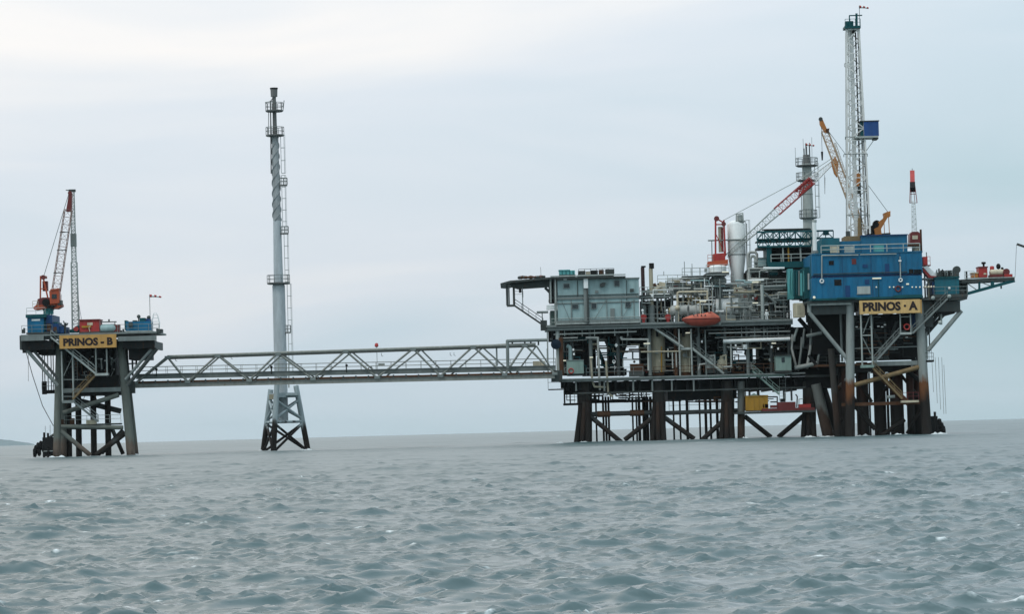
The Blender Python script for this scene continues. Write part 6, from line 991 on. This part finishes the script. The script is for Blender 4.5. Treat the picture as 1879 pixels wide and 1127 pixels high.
def right_side():
    # dark red crane seen end-on
    Y = 4.0; t = T('pedestal_crane', 'dark red crane at the right end of the blue module, boom seen end on', 'crane', (1680, 464, Y)); t.post('pedestal', 1680, 446, 464, Y, .55, 'cream', n=14); t.add('machinery_house', MB().prism([(1670, 429), (1674, 425), (1685, 425), (1689, 429), (1689, 447), (1670, 447)], Y-1, Y+1.6), 'dark_red'); t.box('cab_window', 1674, 432, 1684, 439, Y-1.06, Y-.98, 'cream'); t.box('slew_frame', 1669, 447, 1692, 451, Y-1.2, Y+1.4, 'rust'); p, q = W(1678, 428, Y), W(1676, 372, Y+7); r = W(1674.5, 340, Y+11); s = W(1674, 316, Y+14)
    t.add('boom_foot', MB().lattice(p, q, .75, .5, 12, .035, .02), 'steel_light'); m = MB()
    for g in (-1, 1): m.tube(q+Vector((g*.55, 0, 0)), r+Vector((g*.35, 0, 0)), .07, n=5); m.tube(q+Vector((g*.3, .5, 0)), r+Vector((g*.15, .3, 0)), .05, n=5)
    for f in (0, .5): m.tube(q.lerp(r, f)+Vector((-.5, 0, 0)), q.lerp(r, f)+Vector((.5, 0, 0)), .05, n=5)
    t.add('boom_middle', m, 'dark_red'); t.add('boom_head', MB().beam(r, s, .7, .7), 'red'); t.add('head_weight', MB().beam(r-(s-r)*.35, r+(s-r)*.1, .8, .8), 'black'); t.add('tip_light', MB().tube(s, s+Vector((0, 0, .6)), .05), 'steel'); t.post('exhaust', 1690, 421, 464, Y-.5, .16, 'rust')
    r_ = T('red_cage', 'red caged ladder box at the upper right corner of the blue module', 'cage', (1701, 489, -3)); r_.box('box', 1694, 471, 1702, 486, -4, -2, 'red'); r_.add('cage', MB().rail([(1702, 486, -4), (1707, 486, -4), (1707, 486, -2)], h=1.2, sp=.4), 'red'); r_.post('mast', 1700, 463, 471, -3, .08, 'steel'); r_.box('shelf', 1693, 486.2, 1708, 488, -4.2, -1.8, 'dark_red')
    r_.post('support', 1697, 488, 548, -3, .12, 'steel')
    g = T('gangway', 'white inclined gangway with red edge right of the blue module', 'gangway', (1708, 512, -5)); g.add('ramp', MB().prism([(1694, 490), (1702, 488), (1719, 504), (1718, 507), (1708, 506)], -6, -4.4), 'white'); g.add('edge', MB().prism([(1693.5, 491), (1708, 506.5), (1718, 507.2), (1718, 510), (1704, 510), (1693.5, 497)], -6.1, -4.3), 'red'); g.box('frame', 1694, 510.2, 1716, 513, -6, -4, 'steel'); g.post('leg', 1704, 513, 548, -5, .14, 'cream'); g.post('leg', 1713, 513, 548, -5, .14, 'steel')
    for x in (1698, 1704, 1709, 1714): g.add('lamp', MB().ball((x, 526, -6), .14, 8, 5), 'lamp')
    g.tube('lamp_rail', [(1694, 527.5, -5.8), (1718, 526.8, -5.8)], .1, 'cream')
    m = T('mud_pump_unit', 'dark teal pump housing topped by black engines on the right side deck', 'pump unit', (1738, 541, -4)); m.box('housing', 1716, 510, 1760, 540, -7, 2, 'teal_blue'); m.box('rim', 1714, 508, 1761, 510.3, -7.2, 2.2, 'teal'); m.box('housing_end', 1711, 517, 1716, 540, -6, 1, 'blue_dark')
    for x0, x1, y0 in ((1719, 1735, 500), (1736, 1750, 496), (1750, 1760, 499)): m.box('engine', x0, y0, x1, 508, -6.2, -1, 'steel_dark')
    m.add('air_filter', MB().lathe((1756, 495, -6), [(.55, 0), (.55, .9), (.2, 1.1)], 'Y', 12), 'steel_dark'); m.post('exhaust', 1723, 493, 500, -5, .12, 'black'); m.post('exhaust', 1728, 496, 500, -5, .1, 'black'); m.post('exhaust', 1756, 489, 500, -4, .18, 'black'); m.add('lamp', MB().ball((1742, 529, -7.1), .2), 'white'); m.box('pipe_bundle', 1742, 532, 1770, 538, -6.6, -3, 'steel_dark'); m.box('railing_box', 1760.5, 524, 1771, 539, -5, 1, 'steel_dark')
    for i in range(9): x = random.uniform(1718, 1756); m.add('engine_pipe', MB().path([(x, 506, -6.3), (x, 498+random.uniform(-4, 3), -6.3), (x+random.uniform(-5, 5), 500, -6.3)], .08, 6), random.choice(['black', 'steel_dark', 'steel']))
    w = T('wing_deck', 'narrow triangular braced wing deck jutting out at far right', 'wing deck', (1775, 540, -4)); w.add('deck', MB().prism([(1764, 513), (1862, 509), (1862, 514), (1766, 519)], -6, 0), 'steel_dark'); w.box('plank_edge', 1770, 509.2, 1862, 510.8, -6.1, -5.95, 'steel_light'); 
    for Yw in (-5.8, -.4):
        w.beam('bottom_chord', (1862, 515, Yw), (1775, 539, Yw), .3, .45, 'teal'); w.beam('strut', (1797, 517, Yw), (1797, 532, Yw), .3, .2, 'teal'); w.beam('strut', (1821, 516, Yw), (1821, 525, Yw), .5, .3, 'teal'); w.tube('strut', [(1776, 521, Yw), (1792, 532, Yw)], .07, 'steel'); w.tube('strut', [(1799, 518, Yw), (1818, 525, Yw)], .07, 'steel')
    w.post('end_post', 1774, 498, 541, -5.5, .14, 'steel_dark'); w.post('drain', 1837, 519, 530, -3, .12, 'steel'); w.add('handrail', MB().rail([(1770, 512, -5.9), (1788, 511.5, -5.9)]), 'steel_light'); w.beam('root_beam', (1758, 516, -5.5), (1775, 519, -5.5), .4, .5, 'steel_dark'); w.box('root_frame', 1762, 519, 1776, 541, -4, -1, 'steel_dark')
    c = T('red_equipment', 'red machine housing with black filter on the wing deck', 'machine', (1804, 509, -4)); c.box('housing', 1796, 491, 1812, 508.8, -5.5, -3, 'red'); c.box('top', 1795, 489, 1813, 491, -5.6, -2.9, 'dark_red'); c.add('filter', MB().lathe((1805, 489, -4.3), [(.15, 0), (.15, .3), (.35, .4), (.3, .65)], 'Z', 10), 'black'); c.box('gauge', 1805, 501, 1810, 504, -5.56, -5.5, 'cream')
    c = T('orange_box', 'orange yellow toolbox left of the red machine on the wing deck', 'toolbox', (1789, 509.5, -4)); c.box('body', 1784, 501.5, 1795, 509.3, -5.3, -3.4, 'crane_yellow'); c.box('lid', 1782.5, 499.8, 1795.5, 501.6, -5.4, -3.3, 'cream')
    c = T('fuel_tank', 'pale cylindrical tank on red cradle in the middle of the wing deck', 'tank', (1829, 508, -4)); c.add('shell', MB().lathe((1815, 500.5, -4.3), [(.02, 0), (.35, .08), (.45, .3), (.45, 1.9), (.35, 2.1), (.02, 2.2)], 'X', 14), 'cream'); c.box('cradle', 1816, 504, 1841, 508.5, -5, -3.4, 'dark_red')
    c = T('red_drum', 'red upright drum behind the pale tank on the wing deck', 'drum', (1820, 509, -2)); c.add('shell', MB().lathe((1820.5, 499, -2.5), [(.3, 0), (.32, .05), (.32, .75), (.2, .85)], 'Z', 12), 'red'); c.post('stand', 1820.7, 499, 509, -2.5, .2, 'dark_red')
    c = T('black_floodlight', 'black round floodlight on a short post above the pale tank', 'floodlight', (1832, 509, -2)); c.post('post', 1832.2, 493, 509, -2.5, .07, 'black'); c.add('head', MB().ball((1832, 489, -2.5), .34, 10, 6, 1.3), 'black')
    c = T('red_winch', 'low red winch with drum near the tip of the wing deck', 'winch', (1849, 509, -4)); c.box('base', 1843, 503, 1858, 508.6, -5, -3.2, 'red'); c.add('drum', MB().lathe((1847, 499, -4.9), [(.5, 0), (.5, .15), (.35, .2), (.35, 1.2), (.5, 1.25), (.5, 1.4)], 'Y', 12), 'dark_red'); c.add('motor', MB().ball((1839, 493, -3.6), .22), 'black'); c.post('motor_post', 1839.2, 494, 504, -3.6, .06, 'black')
    # boom tip that reaches in from outside the right edge, on its own pedestal past the frame
    c = T('jib_crane', 'dark jib tip reaching in at the right edge with a line hanging down', 'crane', (1990, 802, -4)); a = W(1866, 448, -4); b = W(1990, 500, -4); c.add('jib', MB().lattice(W(1884, 454, -4), b, .35, .9, 10, .07, .04), 'steel_dark'); c.add('jib_tip', MB().beam(a, W(1886, 455, -4), .25, .32), 'steel_dark'); c.add('fall_line', MB().tube((1865.3, 448, -4), (1862.5, 509, -4), .03, n=5), 'wire'); z = b.copy(); z.z = -3; c.add('pedestal', MB().tube(b, z, .5, .7, 14), 'leg_grey')
right_side()

# ------------------------------------------------------------------ sea haze
def haze():
    S = 15000; mb = MB().box((-S, -S, -4.5), (S, S, 72)); me = bpy.data.meshes.new('haze'); me.from_pydata(mb.v, [], mb.f)
    m = bpy.data.materials.new('haze_air'); m.use_nodes = True; t = m.node_tree; t.nodes.clear(); o_ = N(t, 'ShaderNodeOutputMaterial'); v = N(t, 'ShaderNodeVolumePrincipled')
    v.inputs['Density'].default_value = 2e-5; v.inputs['Color'].default_value = (0.80, 0.92, 0.95, 1); t.links.new(v.outputs[0], o_.inputs['Volume']); me.materials.append(m)
    o = bpy.data.objects.new('haze', me); col.objects.link(o); o['kind'] = 'stuff'; o['label'] = 'thin pale sea haze filling the air to the horizon'
haze()

# ------------------------------------------------------------------ groups of alike things
GROUPS = {'windsock': 'windsocks above the platforms', 'pedestal_crane': 'pedestal cranes on the platforms', 'name_board': 'platform name boards', 'boat_landing': 'boat landings at the waterline',
          'exhaust_stack': 'exhaust stacks beside the module', 'vertical_vessel': 'vertical vessels between the decks', 'horizontal_vessel': 'horizontal vessels on the process deck', 'hose_reel': 'red hose reels on the process deck', 'davit': 'davits on the platforms'}
for o in scene.objects:
    k = o.name.split('.')[0]
    if o.parent is None and k in GROUPS: o['group'] = GROUPS[k]
